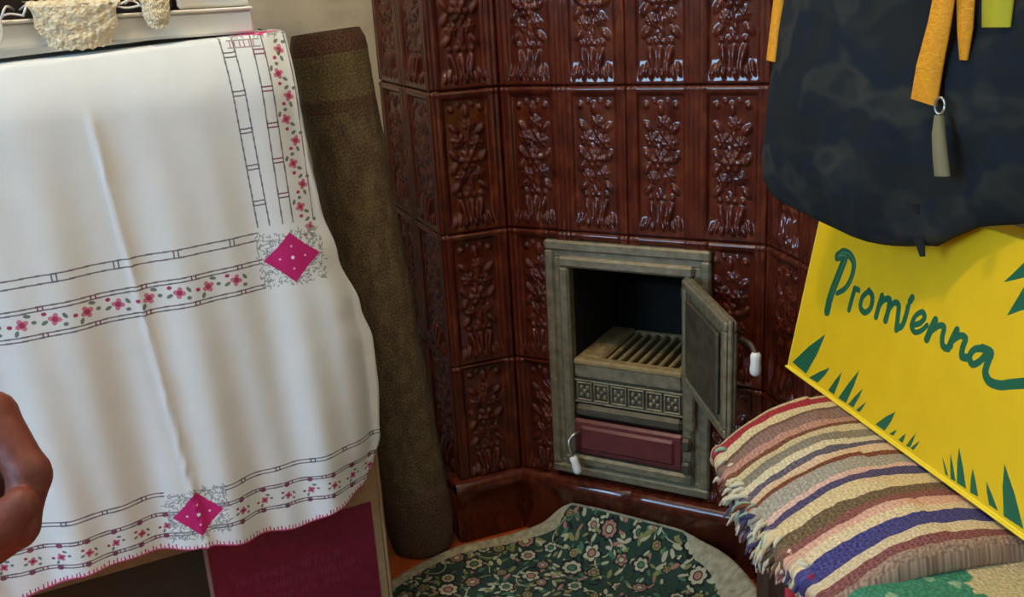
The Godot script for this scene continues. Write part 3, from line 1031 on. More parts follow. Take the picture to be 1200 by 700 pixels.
func build_doily() -> void:
	var T := frame(CO - CN * 0.024 + Vector3(0, 0.862, 0), -CE, CN)
	var t := thing("crochet_doily", "cream crochet doily hanging over the white cabinet's lower rail", "doily", T)
	# lobes: [middle s, half width, lowest y]; each lies on the shelf, comes over the rail and hangs down
	var nz := fnoise(61, 60.0, 2)
	for L in [[0.279, 0.047, -0.006], [0.388, 0.030, 0.010], [0.196, 0.017, 0.010]]:
		var rows := []
		for j in 45:
			var f := j / 44.0
			var y: float
			var z: float
			if f < 0.4:
				var g := f / 0.4
				z = lerpf(-0.13, 0.004, g)
				y = 0.036 + 0.011 * sin(g * PI * 0.62)
			else:
				var g := (f - 0.4) / 0.6
				z = 0.004 + 0.010 * sin(minf(g * 2.2, 1.0) * PI * 0.5)
				y = lerpf(0.0465, L[2], 1.0 - cos(minf(g * 1.15, 1.0) * PI * 0.5) if g < 0.3 else 0.058 + (g - 0.3) / 0.7 * 0.942)
			var hang := clampf((f - 0.4) / 0.6, 0.0, 1.0)
			var hw: float = L[1] * (1.0 - 0.34 * pow(hang, 1.8)) * (1.0 + 0.04 * sin(f * 26.0))
			var row := []
			for i in 41:
				var u := i / 20.0 - 1.0
				var sx: float = L[0] + u * hw
				var rib := 0.0012 * absf(sin(u * 17.0 + sin(f * 9.0))) + 0.0010 * absf(sin(f * 30.0 + u * u * 5.0))
				var scallop := (0.005 * u * u + 0.0022 * absf(sin(u * 9.0))) * smoothstep(0.7, 1.0, hang)
				row.append(Vector3(-sx, y + scallop + rib * (1.0 - hang), z + (rib + 0.006 * (1.0 - u * u) + 0.002 * nz.get_noise_2d(sx, y)) * smoothstep(0.35, 0.5, f)))
			rows.append(row)
		put("lobe", grid(rows), M.lace, t, T)
	# cords between the lobes, some hanging and some lying back on the shelf
	for c in [[[0.352, 0.030], [0.344, 0.045], [0.336, 0.075]], [[0.362, 0.026], [0.345, 0.036], [0.330, 0.034]], [[0.330, 0.033], [0.325, 0.046], [0.330, 0.075]], [[0.352, 0.030], [0.353, 0.018], [0.356, 0.008]],
			[[0.236, 0.075], [0.240, 0.046], [0.232, 0.040]], [[0.232, 0.040], [0.222, 0.045], [0.215, 0.050]], [[0.215, 0.075], [0.216, 0.050], [0.209, 0.036]], [[0.240, 0.040], [0.226, 0.036], [0.210, 0.038]]]:
		var pts := []
		for q in c:
			var over: float = maxf(0.0, q[1] - 0.044)
			pts.append(Vector3(-q[0], q[1] - over * 1.1, 0.012 - over * 3.5))
		put("cord", tube(smooth_curve(pts), [0.0012], 7), M.lace_white, t, T)

# ---------------------------------------------------------------- rolled carpet beside the stove
func build_carpet_roll() -> void:
	var a := Vector3(-0.176, 0.004, -1.448)
	var b := Vector3(-0.246, 0.852, -1.440)
	var up := (b - a).normalized()
	var ex := up.cross(Vector3.BACK).normalized()
	var T := Transform3D(Basis(ex, up, ex.cross(up)), a)
	var L := (b - a).length()
	# woven pattern: brown and olive bands
	var im := Image.create(512, 1024, false, Image.FORMAT_RGB8)
	var n1 := fnoise(71, 0.02, 4)
	var n2 := fnoise(72, 0.12, 2)
	for y in 1024:
		var v := 1.0 - y / 1024.0
		for x in 512:
			var c := C8(92, 74, 52)
			var q := n1.get_noise_2d(x * 1.2, y * 0.8)
			c = c.lerp(C8(108, 92, 64), clampf(0.5 + q * 1.6, 0, 1))
			if v > 0.965: c = C8(92, 62, 44)
			elif v > 0.89: c = c.lerp(C8(112, 98, 62), 0.6)
			elif v > 0.87: c = c.lerp(C8(92, 66, 46), 0.8)
			if v < 0.125: c = c.lerp(C8(90, 62, 52), 0.75)
			if v > 0.125 and v < 0.14: c = C8(104, 76, 62)
			var g := n2.get_noise_2d(x * 2.0, y * 1.4) * 0.15 + 0.012 * sin(y * 0.9)
			im.set_pixel(x, y, Color(c.r + g, c.g + g, c.b + g * 0.8))
	var m := with_normal(mat(Color.WHITE, 0.95), M.weave, 0.25)
	m.albedo_texture = tex(im)
	var nz := fnoise(73, 6.0, 2)
	var rows := []
	var uvs := []
	var seg := 48
	var nl := 60
	for j in nl + 1:
		var f := j / float(nl)
		var row := []
		var ur := []
		for i in seg + 1:
			var an := TAU * i / seg
			var rr := 0.0545 + 0.0022 * nz.get_noise_2d(cos(an) * 1.5 + 7.0, f * 2.0) + 0.002 * sin(an * 2.0 + 1.0)
			rr += 0.004 * exp(-pow((an - 4.4) / 0.12, 2.0))
			if f < 0.125: rr += 0.0035 - 0.006 * pow(1.0 - f / 0.125, 2.0)
			if f > 0.97: rr -= 0.006 * pow((f - 0.97) / 0.03, 2.0)
			row.append(Vector3(cos(an) * rr, f * L, sin(an) * rr))
			ur.append(Vector2(an / TAU, 1.0 - f))
		rows.append(row)
		uvs.append(ur)
	rows.reverse()
	uvs.reverse()
	var t := thing("rolled_carpet", "tall brown and olive rolled-up carpet leaning between cloth and stove", "carpet", T)
	put("roll", grid(rows, uvs), m, t, T)
	# spiral layers seen at the upper end
	var st := new_st()
	var sp := []
	for k in 90:
		var an := k * 0.27
		var rr := 0.047 - an * 0.0018
		sp.append([Vector3(cos(an) * rr, L - 0.004, sin(an) * rr), Vector3(cos(an) * (rr - 0.006), L - 0.001, sin(an) * (rr - 0.006)), Vector3(cos(an) * (rr - 0.0105), L - 0.012, sin(an) * (rr - 0.0105))])
	var me := mat(C8(112, 92, 66), 0.95)
	put("spiral_end", grid(sp), me, t, T)
	put("end_cap", grid(lathe_rows([Vector2(0.0005, L - 0.012), Vector2(0.05, L - 0.009)], 30), [], true), mat(C8(70, 54, 40), 0.95), t, T)
	put("end_cap", grid(lathe_rows([Vector2(0.0005, 0.003), Vector2(0.05, 0.003)], 30), [], true), mat(C8(70, 54, 40), 0.95), t, T)

# ---------------------------------------------------------------- flowered rug on the floor
func rug_image() -> Image:
	var N := 1024
	var im := noise_image(N, 0.02, [C8(22, 40, 32), C8(34, 58, 46), C8(26, 46, 36)], 81, 4)
	rng.seed = 23
	var cream := C8(168, 162, 134)
	var olive := C8(122, 120, 72)
	var rose := C8(150, 106, 92)
	var green := C8(64, 104, 78)
	var black := C8(16, 22, 20)
	# vines
	for k in 46:
		var q := Vector2(rng.randf() * N, rng.randf() * N)
		var pts := []
		var a := rng.randf() * TAU
		for s in 14:
			pts.append(q)
			a += rng.randf_range(-0.1, 0.62)
			q += Vector2(cos(a), sin(a)) * 13.0
		stroke(im, pts, 5.5, 2.5, [cream, olive, cream][k % 3])
	for k in 1100:
		var lq := Vector2(rng.randf() * N, rng.randf() * N)
		var la := rng.randf() * TAU
		dab(im, lq.x, lq.y, rng.randf_range(9, 20), rng.randf_range(4, 8), la, [cream, green, olive, black, C8(160, 158, 128), rose][k % 6])
	# flowers on a loose lattice
	for gy in 12:
		for gx in 12:
			var c := Vector2((gx + 0.5 + rng.randf_range(-0.25, 0.25) + (0.5 if gy % 2 else 0.0)) * N / 12.0, (gy + 0.5 + rng.randf_range(-0.25, 0.25)) * N / 12.0)
			var kind := (gx * 5 + gy * 3) % 4
			var R: float = [30.0, 22.0, 26.0, 16.0][kind] * rng.randf_range(0.65, 1.25)
			var pet := rng.randi_range(5, 8)
			var pc: Color = [cream, rose, cream, olive][kind]
			for k in pet:
				var a := TAU * k / pet
				dab(im, c.x + cos(a) * R * 0.85, c.y + sin(a) * R * 0.85, R * 0.62, R * 0.42, a, black)
			for k in pet:
				var a := TAU * k / pet
				dab(im, c.x + cos(a) * R * 0.62, c.y + sin(a) * R * 0.62, R * 0.42, R * 0.36, a, pc)
			dab(im, c.x, c.y, R * 0.55, R * 0.55, 0, black)
			dab(im, c.x, c.y, R * 0.42, R * 0.42, 0, [rose, cream, green, rose][kind])
			for k in 3:
				var a := rng.randf() * TAU
				dab(im, c.x + cos(a) * R * 1.7, c.y + sin(a) * R * 1.7, R * 0.5, R * 0.2, a + 0.5, [green, cream, olive][k])
	return im

func build_rug() -> void:
	# outer edge from left to right; it is pushed up against the plinth
	var edge := smooth_curve([Vector3(-0.262, 0.014, -1.235), Vector3(-0.215, 0.014, -1.325), Vector3(-0.125, 0.014, -1.404), Vector3(-0.04, 0.020, -1.425), Vector3(0.025, 0.034, -1.436), Vector3(0.066, 0.062, -1.440), Vector3(0.108, 0.070, -1.414), Vector3(0.19, 0.066, -1.370), Vector3(0.266, 0.060, -1.326), Vector3(0.315, 0.058, -1.262), Vector3(0.333, 0.056, -1.18), Vector3(0.336, 0.05, -1.06), Vector3(0.33, 0.03, -0.92)], 8)
	var n := edge.size()
	# width of the plain border along that edge
	var border := [[0.0, 0.020], [0.10, 0.020], [0.30, 0.024], [0.40, 0.026], [0.45, 0.001], [0.645, 0.001], [0.69, 0.030], [0.80, 0.048], [1.0, 0.05]]
	var brow := []
	var frow := []
	var fuv := []
	var nz := fnoise(83, 9.0, 2)
	var prof := 26
	for k in n:
		var f := k / float(n - 1)
		var q: Vector3 = edge[k]
		var a: Vector3 = edge[maxi(k - 1, 0)]
		var b: Vector3 = edge[mini(k + 1, n - 1)]
		var tan := (b - a)
		tan.y = 0
		tan = tan.normalized()
		var inn := Vector3(-tan.z, 0, tan.x)
		var w := lerp_table(border, f)
		var lift := q.y - 0.012
		var row := []
		for j in 9:
			var g := j / 8.0
			var p := q + inn * (w * g)
			var fall := w * g / 0.10
			p.y = 0.012 + lift * pow(maxf(0.0, 1.0 - fall), 1.6) + 0.0035 * sin(g * PI)
			if j == 0: p.y = maxf(0.002, q.y - 0.010)
			row.append(p)
		brow.append(row)
		var far := Vector3(lerpf(-0.30, 0.30, f), 0.012, -0.72)
		var fr := []
		var fu := []
		var start: Vector3 = row[8]
		for j in prof + 1:
			var g := pow(j / float(prof), 1.5)
			var p := start.lerp(far, g)
			var dist := w + start.distance_to(p)
			p.y = 0.012 + lift * pow(maxf(0.0, 1.0 - dist / 0.10), 1.6) + 0.0025 * nz.get_noise_2d(p.x, p.z) * clampf(g * 8.0, 0, 1)
			fr.append(p)
			var along := Vector3(p.x, 0, p.z)
			fu.append(Vector2(along.dot(E_B), along.dot(N_B) - dist * 0.0) / 0.50)
		frow.append(fr)
		fuv.append(fu)
	var t := thing("floor_rug", "dark green floral rug with cream border pushed up against stove plinth", "rug", Transform3D(Basis(), Vector3(0.05, 0, -1.2)))
	var m := with_normal(mat(Color.WHITE, 0.97), M.weave, 0.8)
	m.albedo_texture = tex(rug_image())
	put("field", grid(frow, fuv), m, t)
	var mb := with_normal(tmat(noise_image(128, 0.06, [C8(122, 114, 90), C8(176, 168, 144)], 85, 4, 1.5), 8.0, 0.97), M.weave, 0.8)
	put("border", grid(brow), mb, t)

# ---------------------------------------------------------------- bench with textiles, box and backpack on the right
func build_bench() -> void:
	var T := frame(Vector3(0.345, 0, -0.70), Vector3.RIGHT, Vector3.BACK)
	var t := thing("wooden_bench", "low dark wooden bench under the folded blankets beside the stove", "bench", T)
	put("bench_top", box_mesh(Vector3(0.19, 0.025, 0.50), 0.004, Vector3(0, 0.3275, 0)), M.dark_wood, t, T)
	for s in [[-1, -1], [1, -1], [-1, 1], [1, 1]]:
		put("leg", box_mesh(Vector3(0.035, 0.315, 0.035), 0.004, Vector3(s[0] * 0.07, 0.1575, s[1] * 0.22)), M.dark_wood, t, T)
	for s in [-1, 1]:
		put("apron", box_mesh(Vector3(0.018, 0.06, 0.40), 0.003, Vector3(s * 0.07, 0.285, 0)), M.dark_wood, t, T)

func build_blanket() -> void:
	# folded blanket, green with a beige part: a rounded slab with two layers
	var im := Image.create(256, 256, false, Image.FORMAT_RGB8)
	var n1 := fnoise(91, 0.03, 3)
	var n2 := fnoise(92, 0.2, 2)
	for y in 256:
		for x in 256:
			var q := n1.get_noise_2d(x, y)
			var c := C8(52, 120, 92) if x + q * 22.0 < 120 else C8(182, 166, 124)
			if q > 0.32 and x < 120: c = C8(130, 158, 126)
			var g := n2.get_noise_2d(x, y) * 0.10
			im.set_pixel(x, y, Color(c.r + g, c.g + g, c.b + g))
	var m := with_normal(mat(Color.WHITE, 0.95), M.weave, 0.8)
	m.albedo_texture = tex(im)
	var t := thing("folded_blanket", "folded green and beige blanket lying under the striped rag rug", "blanket", frame(Vector3(0.345, 0.340, -0.70), Vector3.RIGHT, Vector3.BACK))
	for lay in 2:
		var y0 := 0.3405 + lay * 0.0515
		var rows := []
		var uvs := []
		var nz := fnoise(93 + lay, 8.0, 2)
		var prof := []
		var hw := 0.105 - lay * 0.004
		for k in 33:
			var a := PI * 0.5 + TAU * k / 32.0
			var sx := signf(cos(a)) * pow(absf(cos(a)), 0.35)
			var sy := signf(sin(a)) * pow(absf(sin(a)), 0.5)
			prof.append(Vector2(sx * hw, sy * 0.0255))
		for j in 41:
			var f := j / 40.0
			var z := lerpf(-0.945, -0.46, f)
			var e := sqrt(maxf(0.0, 1.0 - pow(maxf(0.0, absf(f - 0.5) * 2.0 - 0.93) / 0.07, 2.0)))
			var row := []
			var ur := []
			for k in prof.size():
				var v: Vector2 = prof[k]
				var wob := 0.002 * nz.get_noise_2d(v.x * 2.0, z * 2.0)
				row.append(Vector3(0.343 + v.x * (0.96 + 0.04 * e), y0 + 0.0257 + v.y * maxf(e, 0.15) * 0.97 - absf(wob) * 0.4, z))
				ur.append(Vector2(0.5 + v.x / 0.22, f * 2.0))
			rows.append(row)
			uvs.append(ur)
		put("layer", grid(rows, uvs), m, t)

const STRIPES := [
	[0.030, 196, 178, 134], [0.042, 152, 36, 48], [0.040, 200, 182, 140], [0.020, 106, 80, 66], [0.075, 134, 104, 94], [0.030, 176, 130, 112], [0.024, 112, 66, 44],
	[0.050, 196, 180, 140], [0.050, 132, 122, 106], [0.030, 204, 190, 156], [0.030, 92, 84, 96], [0.050, 208, 180, 148], [0.026, 116, 62, 36], [0.060, 156, 148, 134],
	[0.024, 206, 168, 152], [0.048, 74, 66, 100], [0.062, 204, 182, 138], [0.044, 104, 84, 58], [0.036, 128, 76, 70], [0.040, 206, 160, 138], [0.034, 206, 184, 146], [0.068, 62, 58, 112], [0.046, 200, 180, 146], [0.036, 120, 70, 66], [0.030, 150, 120, 100]]

func stripe_at(v: float) -> Color:
	var tot := 0.0
	for s in STRIPES: tot += s[0]
	v = clampf(v, 0.0, 0.9999) * tot
	for s in STRIPES:
		v -= s[0]
		if v < 0.0: return C8(s[1], s[2], s[3])
	return C8(200, 180, 140)

func build_rag_rug() -> void:
	# stripes run across; v goes from the stove end towards the camera
	var im := Image.create(512, 1024, false, Image.FORMAT_RGB8)
	var n1 := fnoise(101, 0.02, 3)
	var n2 := fnoise(102, 0.14, 2)
	for y in 1024:
		for x in 512:
			var wob := n1.get_noise_2d(x * 0.6, y * 0.5) * 0.008
			var c := stripe_at(y / 1024.0 + wob)
			var g := n2.get_noise_2d(x * 0.6, y * 1.5) * 0.16 + 0.035 * sin(x * 0.62 + 3.0 * n1.get_noise_2d(x * 2.0, y * 3.0))
			im.set_pixel(x, y, Color(clampf(c.r + g, 0, 1), clampf(c.g + g, 0, 1), clampf(c.b + g, 0, 1)))
	var m := with_normal(mat(Color.WHITE, 0.97), M.weave, 0.35)
	m.albedo_texture = tex(im)
	var t := thing("rag_rug", "striped woven rag rug with frayed end folded under the yellow box", "rug", frame(Vector3(0.33, 0.430, -0.79), Vector3.RIGHT, Vector3.BACK))
	var rows := []
	var uvs := []
	var nz := fnoise(103, 7.0, 2)
	var nv := 90
	var nu := 44
	var tops := []
	for j in nv + 1:
		var f := j / float(nv)
		# end points of this weft line: left end (frayed, drooping) and the end under the box
		var lft := Vector3(lerpf(0.207, 0.236, f) - 0.010 * sin(f * PI), 0.436, lerpf(-0.905, -0.630, f))
		var rgt := Vector3(lerpf(0.40, 0.432, f), 0.465, lerpf(-0.962, -0.662, f))
		var row := []
		var ur := []
		for i in nu + 1:
			var u := i / float(nu)
			var p := lft.lerp(rgt, u)
			var yy := 0.4655 - 0.036 * pow(1.0 - clampf(u / 0.5, 0, 1), 2.2)
			p.y = yy + 0.0035 * sin(f * TAU * 6.5 + u * 2.0) * (1.0 - u) * 0.8 + 0.004 * nz.get_noise_2d(p.x * 2.0, p.z * 2.0) * (1.0 - u) + 0.0012 * absf(sin(f * TAU * 26.0))
			if u > 0.5: p.y = minf(p.y, 0.4655 - 0.012 * smoothstep(0.55, 1.0, u))
			if j == 0 or j == nv: p.y -= 0.006
			row.append(p)
			ur.append(Vector2(u, 0.004 + 0.985 * f))
		rows.append(row)
		uvs.append(ur)
		tops.append(row[0])
	# underside layer gives the rug its thickness
	var full := []
	var fuv := []
	for j in nv + 1:
		var row: Array = rows[j].duplicate()
		var ur: Array = uvs[j].duplicate()
		row.reverse()
		ur.reverse()
		for i in 6:
			var a := PI * (i + 1) / 7.0
			var q: Vector3 = rows[j][0]
			row.append(Vector3(q.x - 0.010 * sin(a), q.y - 0.0105 * (1.0 - cos(a)), q.z))
			ur.append(Vector2(0.01, uvs[j][0].y))
		for i in nu + 1:
			var q: Vector3 = rows[j][i]
			row.append(Vector3(q.x, q.y - 0.021, q.z))
			ur.append(uvs[j][i])
		full.append(row)
		fuv.append(ur)
	# rounded closed ends
	for e in [full.size() - 1, 0]:
		var src: Array = full[e]
		var nn := src.size()
		var cap := []
		var dz := -0.004 if e == 0 else 0.004
		for i in nn:
			var q: Vector3 = src[i]
			var o2: Vector3 = src[nn - 1 - i]
			cap.append(Vector3(q.x, (q.y + o2.y) * 0.5, q.z + dz))
		if e == 0:
			full.insert(0, cap)
			fuv.insert(0, fuv[0])
		else:
			full.append(cap)
			fuv.append(fuv[-1])
	put("woven_strip", grid(full, fuv), m, t)
	# frayed end: loose rag tufts in the colours of the wefts
	rng.seed = 301
	var groups := {}
	for k in 420:
		var f := clampf(rng.randf(), 0.02, 0.98)
		if k > 100: f = clampf(rng.randfn(0.52, 0.22), 0.1, 0.99)
		var base: Vector3 = tops[int(f * nv)]
		var c := stripe_at(f)
		var pick := rng.randf()
		if pick < 0.45: c = C8(206, 198, 172)
		elif pick < 0.56: c = C8(140, 166, 146)
		elif pick < 0.64: c = C8(64, 60, 92)
		elif pick < 0.80 and f > 0.85: c = C8(150, 22, 50)
		var key := "%d" % int(c.to_rgba32())
		if not groups.has(key): groups[key] = [c, []]
		var pts := []
		var q := base + Vector3(0.004, -0.006 + rng.randf_range(-0.010, 0.006), 0)
		var dir := Vector3(-1.0, rng.randf_range(-0.7, 0.45), rng.randf_range(-0.5, 0.9)).normalized()
		var L := rng.randf_range(0.008, 0.026) * (0.6 + 0.7 * sin(f * PI))
		for s in 5:
			pts.append(q)
			q += dir * L / 4.0
			dir = (dir + Vector3(rng.randf_range(-0.25, 0.5), -0.42, rng.randf_range(-0.4, 0.4))).normalized()
		groups[key][1].append(tube_rows(pts, [0.0016, 0.0024, 0.0026, 0.0020, 0.0008], 6))
	for key in groups:
		var st := new_st()
		var base_i := 0
		for rws in groups[key][1]:
			base_i = grid_into(st, rws, [], true, base_i)
		st.generate_normals()
		var o := put("fringe", st.commit(), with_normal(mat(groups[key][0], 0.97), M.weave, 0.5), t)
		o.set_meta("kind", "stuff")
	# the lower layer of the fold shows dark red at the near end
	var lower := []
	for j in 25:
		var f := j / 24.0
		var row := []
		for i in 9:
			var a := PI * i / 8.0
			row.append(Vector3(0.203 + 0.030 * f - 0.004 * sin(a), 0.412 - 0.016 * cos(a) * -1.0 + 0.002 * sin(f * 20.0), -0.655 + 0.045 * f + 0.014 * sin(a)))
		lower.append(row)
	put("lower_fold", grid(lower), with_normal(tmat(noise_image(64, 0.1, [C8(120, 16, 36), C8(168, 40, 58)], 104, 3), 20.0, 0.97), M.weave, 0.8), t).set_meta("label", "dark red lower fold")

func box_print() -> Image:
	# 4 pixels to the millimetre, 500 by 218 mm, origin at the lower left
	var K := 4.0
	var W := 2000
	var Hh := 872
	var im := Image.create(W, Hh, false, Image.FORMAT_RGB8)
	var nz := fnoise(111, 0.006, 3)
	for y in Hh:
		for x in W:
			var v := nz.get_noise_2d(x, y) * 0.015
			im.set_pixel(x, y, Color(0.885 + v, 0.715 + v, 0.02))
	var P := func(a: float, b: float) -> Vector2: return Vector2(a * K, Hh - b * K)
	var green := C8(18, 92, 62)
	var pale := C8(128, 152, 112)
	# grass blades along the lower edge and leaves at the upper right
	var leaves := [[8.7, 7.7, 59.7, 58.8, 40.4, 5.7], [47.6, 4, 81.5, 28.5, 65.8, 5], [87.6, 5, 103.8, 32.1, 99.3, 5], [107.7, 4.4, 131.4, 44.7, 122.6, 5], [126.1, 4.9, 143.9, 29.8, 135.9, 5.5], [141.3, 5, 154, 19.3, 147.5, 5.5],
		[175.8, 4.9, 199.6, 28.4, 191.4, 5], [198.6, 5, 207.7, 13.5, 204.9, 6], [213.3, 5.5, 221, 15.5, 219.8, 5.5], [225.3, 5, 233.9, 21.9, 231.3, 6], [231.6, 5.4, 241.4, 17.7, 236.5, 6],
		[282.5, 5, 273, 17.8, 286.7, 5], [290.2, 4, 282, 24.5, 296.5, 4.8], [298.3, 4.4, 289.7, 33.8, 310.2, 5], [315.4, 4.5, 311, 24.3, 325.2, 5.5], [338.3, 5.5, 328.9, 21.7, 349, 5.5], [355.9, 4.7, 341.8, 44.1, 378, 5.5],
		[392, 5, 398, 36, 410, 5], [420, 5, 441, 27, 434, 5], [446, 5, 452, 40, 466, 5]]
	for L in leaves:
		var a: Vector2 = P.call(L[0], L[1])
		var b: Vector2 = P.call(L[2], L[3])
		var c: Vector2 = P.call(L[4], L[5])
		var m1 := a.lerp(b, 0.5) + (a.lerp(b, 0.5) - c) * 0.08
		var m2 := c.lerp(b, 0.5) + (c.lerp(b, 0.5) - a) * 0.08
		fill_poly(im, PackedVector2Array([a, m1, b, m2, c]), green)
	for L in [[288.6, 181, 304, 201.5, 336, 212, 320, 196], [301.8, 156.5, 311.3, 184, 345, 206, 326, 172], [352, 196, 366, 212, 384, 208, 372, 190]]:
		fill_poly(im, PackedVector2Array([P.call(L[0], L[1]), P.call(L[2], L[3]), P.call(L[4], L[5]), P.call(L[6], L[7])]), green)
	# brush lettering
	var strokes := [
		[[50, 143, 62.7, 146.5, 60.5, 131, 56.5, 115, 53.2, 98, 53.2, 83], 8.5, 9.0],
		[[49.4, 142, 57, 149, 70, 149.5, 81, 143, 82.5, 129, 76, 115, 64, 106], 7.5, 4.5],
		[[92.5, 119, 91.6, 108.5, 91, 96], 5.5, 5.0], [[91, 113, 95, 119.5, 99.5, 119.5], 4.0, 4.5],
		[[116, 123.5, 108.5, 115, 108.8, 104.5, 118, 101.5, 125.5, 109, 124, 120, 116, 123.8], 4.8, 5.2],
		[[138.5, 124.8, 137.6, 114.8, 137.1, 103.3], 5.5, 5.5], [[138, 115, 143.2, 122.4, 151, 125, 153.2, 115, 152.8, 104.6], 4.5, 6.0], [[153, 115, 159.4, 124.3, 166.5, 123.7, 169.5, 113, 172, 101.5], 4.5, 5.5],
		[[180.4, 127, 180.4, 117.9, 178.5, 107.3, 172.5, 102.5], 5.0, 5.0], [[181.2, 132.6, 182.8, 136.2], 5.5, 5.5],
		[[192.5, 112.5, 202, 117.5, 206.3, 124.5, 201, 128, 193.5, 121.5, 191.4, 112, 198, 107.5, 206, 111.5, 212, 118.5], 4.5, 4.0],
		[[221, 126.5, 218.6, 117.7, 216.5, 107], 6.0, 6.0], [[219, 115, 227.5, 123.4, 234.5, 124, 235.3, 115.3, 238.8, 108.6, 245, 108, 248.4, 111.9], 4.5, 5.0],
		[[250.8, 127, 248.7, 119.9, 246.2, 108.5], 5.5, 5.5], [[248.8, 116.5, 256.5, 123.8, 263.5, 123.6, 263, 115.4, 264.8, 108, 270, 108.5], 4.5, 5.5],
		[[286.5, 122.5, 277, 118.5, 273.6, 110.5, 279.5, 106, 287, 112, 292, 120.5], 5.0, 5.0],
		[[285, 123, 296, 122.5, 295.4, 113, 296, 104.5, 303, 99.5, 315, 101, 326, 106.2, 339, 112, 350, 114, 364, 110], 5.0, 7.5]]
	for S in strokes:
		var pts := []
		var arr: Array = S[0]
		for k in range(0, arr.size(), 2):
			pts.append(P.call(arr[k], arr[k + 1]))
		pts = smooth_curve(pts, 6)
		stroke(im, pts, S[1] * K * 1.3, S[2] * K * 1.3, green)
	# dry-brush streaks inside the heavier strokes
	for k in [0, 1]:
		var arr: Array = strokes[k][0]
		var pts := []
		for q in range(0, arr.size() - 2, 2):
			pts.append(P.call(arr[q] + 0.9, arr[q + 1] + 0.2))
		if pts.size() > 1:
			stroke(im, smooth_curve(pts, 5), 3.2, 2.0, pale)
	# lighter cut edges of the sheet
	im.fill_rect(Rect2i(0, Hh - 9, W, 9), C8(246, 214, 52))
	im.fill_rect(Rect2i(0, 0, 7, Hh), C8(240, 208, 70))
	return im

func build_box() -> void:
	var o := Vector3(0.3092, 0.4665, -1.0194)
	var e1 := Vector3(0.1987, 0, 0.9801)
	var l := deg_to_rad(11.0)
	var right := Vector3(0.9801, 0, -0.1987)
	var e2 := Vector3.UP * cos(l) + right * sin(l)
	var n := e1.cross(e2)                  # out of the printed face, to the left
	if n.x > 0: n = -n
	var T := Transform3D(Basis(e1, e2, e1.cross(e2)), o)
	var sgn := signf(e1.cross(e2).dot(n))
	var t := thing("yellow_box", "yellow carton with green brush lettering leaning upright on the rag rug", "box", T)
	var body := mat(C8(226, 184, 10), 0.6)
	var w := 0.50
	var h := 0.218
	var d := 0.055
	put("body", box_mesh(Vector3(w, h, d), 0.0012, Vector3(w * 0.5, h * 0.5, -sgn * (d * 0.5 + 0.0008))), body, t, T)
	var m := mat(Color.WHITE, 0.55)
	m.albedo_texture = tex(box_print())
	put("printed_face", grid([[Vector3(0.0008, h - 0.0008, 0), Vector3(w - 0.0008, h - 0.0008, 0)], [Vector3(0.0008, 0.0008, 0), Vector3(w - 0.0008, 0.0008, 0)]]), m, t, T).set_meta("label", "yellow printed face with green lettering and grass")
	put("lid_rim", box_mesh(Vector3(w + 0.002, 0.0025, d + 0.003), 0.001, Vector3(w * 0.5, 0.000, -sgn * (d * 0.5 - 0.001))), mat(C8(240, 206, 40), 0.6), t, T)

func bag_shape(front: float, back: float) -> ArrayMesh:
	var c := Vector2(0.025, 0.860)
	var poly := [[-157, 711], [-152, 763], [-147, 809], [-138, 846], [-132, 877], [-128, 930], [-116, 1000], [-85, 1060], [-20, 1090], [60, 1092], [130, 1070], [180, 1015], [205, 930], [208, 840], [196, 770], [172, 722], [140, 700], [119, 692], [84, 684], [60, 670], [46, 660], [36, 659], [20, 655], [0, 652], [-22, 651], [-42, 653], [-83, 662], [-115, 670], [-140, 677], [-153, 690]]
	var pv := []
	for q in poly: pv.append(Vector2(q[0], q[1]) * 0.001)
	var nz := fnoise(121, 5.0, 3)
	var nz2 := fnoise(122, 16.0, 2)
	var rows := []
	var na := 150
	var rad := []
	for k in na:
		var a := TAU * k / na
		var far := c + Vector2(cos(a), sin(a)) * 2.0
		var hit = null
		for i in pv.size():
			var x = Geometry2D.segment_intersects_segment(c, far, pv[i], pv[(i + 1) % pv.size()])
			if x != null: hit = x
		rad.append((hit - c).length() if hit != null else 0.15)
	var nr := 22
	for sgn in [1.0, -1.0]:
		for j in nr + 1:
			var f := j / float(nr) if sgn > 0 else 1.0 - j / float(nr)
			if sgn < 0 and j == 0: continue
			var rho := sin(f * PI * 0.5)
			var row := []
			for k in na:
				var a := TAU * k / na
				var p: Vector2 = c + Vector2(cos(a), sin(a)) * rad[k] * maxf(rho, 0.003)
				var bul := pow(maxf(0.0, 1.0 - rho * rho), 0.5)
				var z := (front if sgn > 0 else -back) * bul
				if sgn > 0:
					z += 0.008 * nz.get_noise_2d(p.x, p.y) * smoothstep(0.0, 0.3, bul) + 0.004 * nz2.get_noise_2d(p.x, p.y * 0.5) * bul
					# seam that runs down beside the strap
					var sx := 0.055 + 0.02 * smoothstep(0.80, 0.72, p.y) - 0.03 * smoothstep(0.72, 0.66, p.y)
					z -= 0.008 * exp(-pow((p.x - sx) / 0.008, 2.0)) * bul
				row.append(Vector3(p.x, p.y, z))
			rows.append(row)
	return grid(rows, [], true)

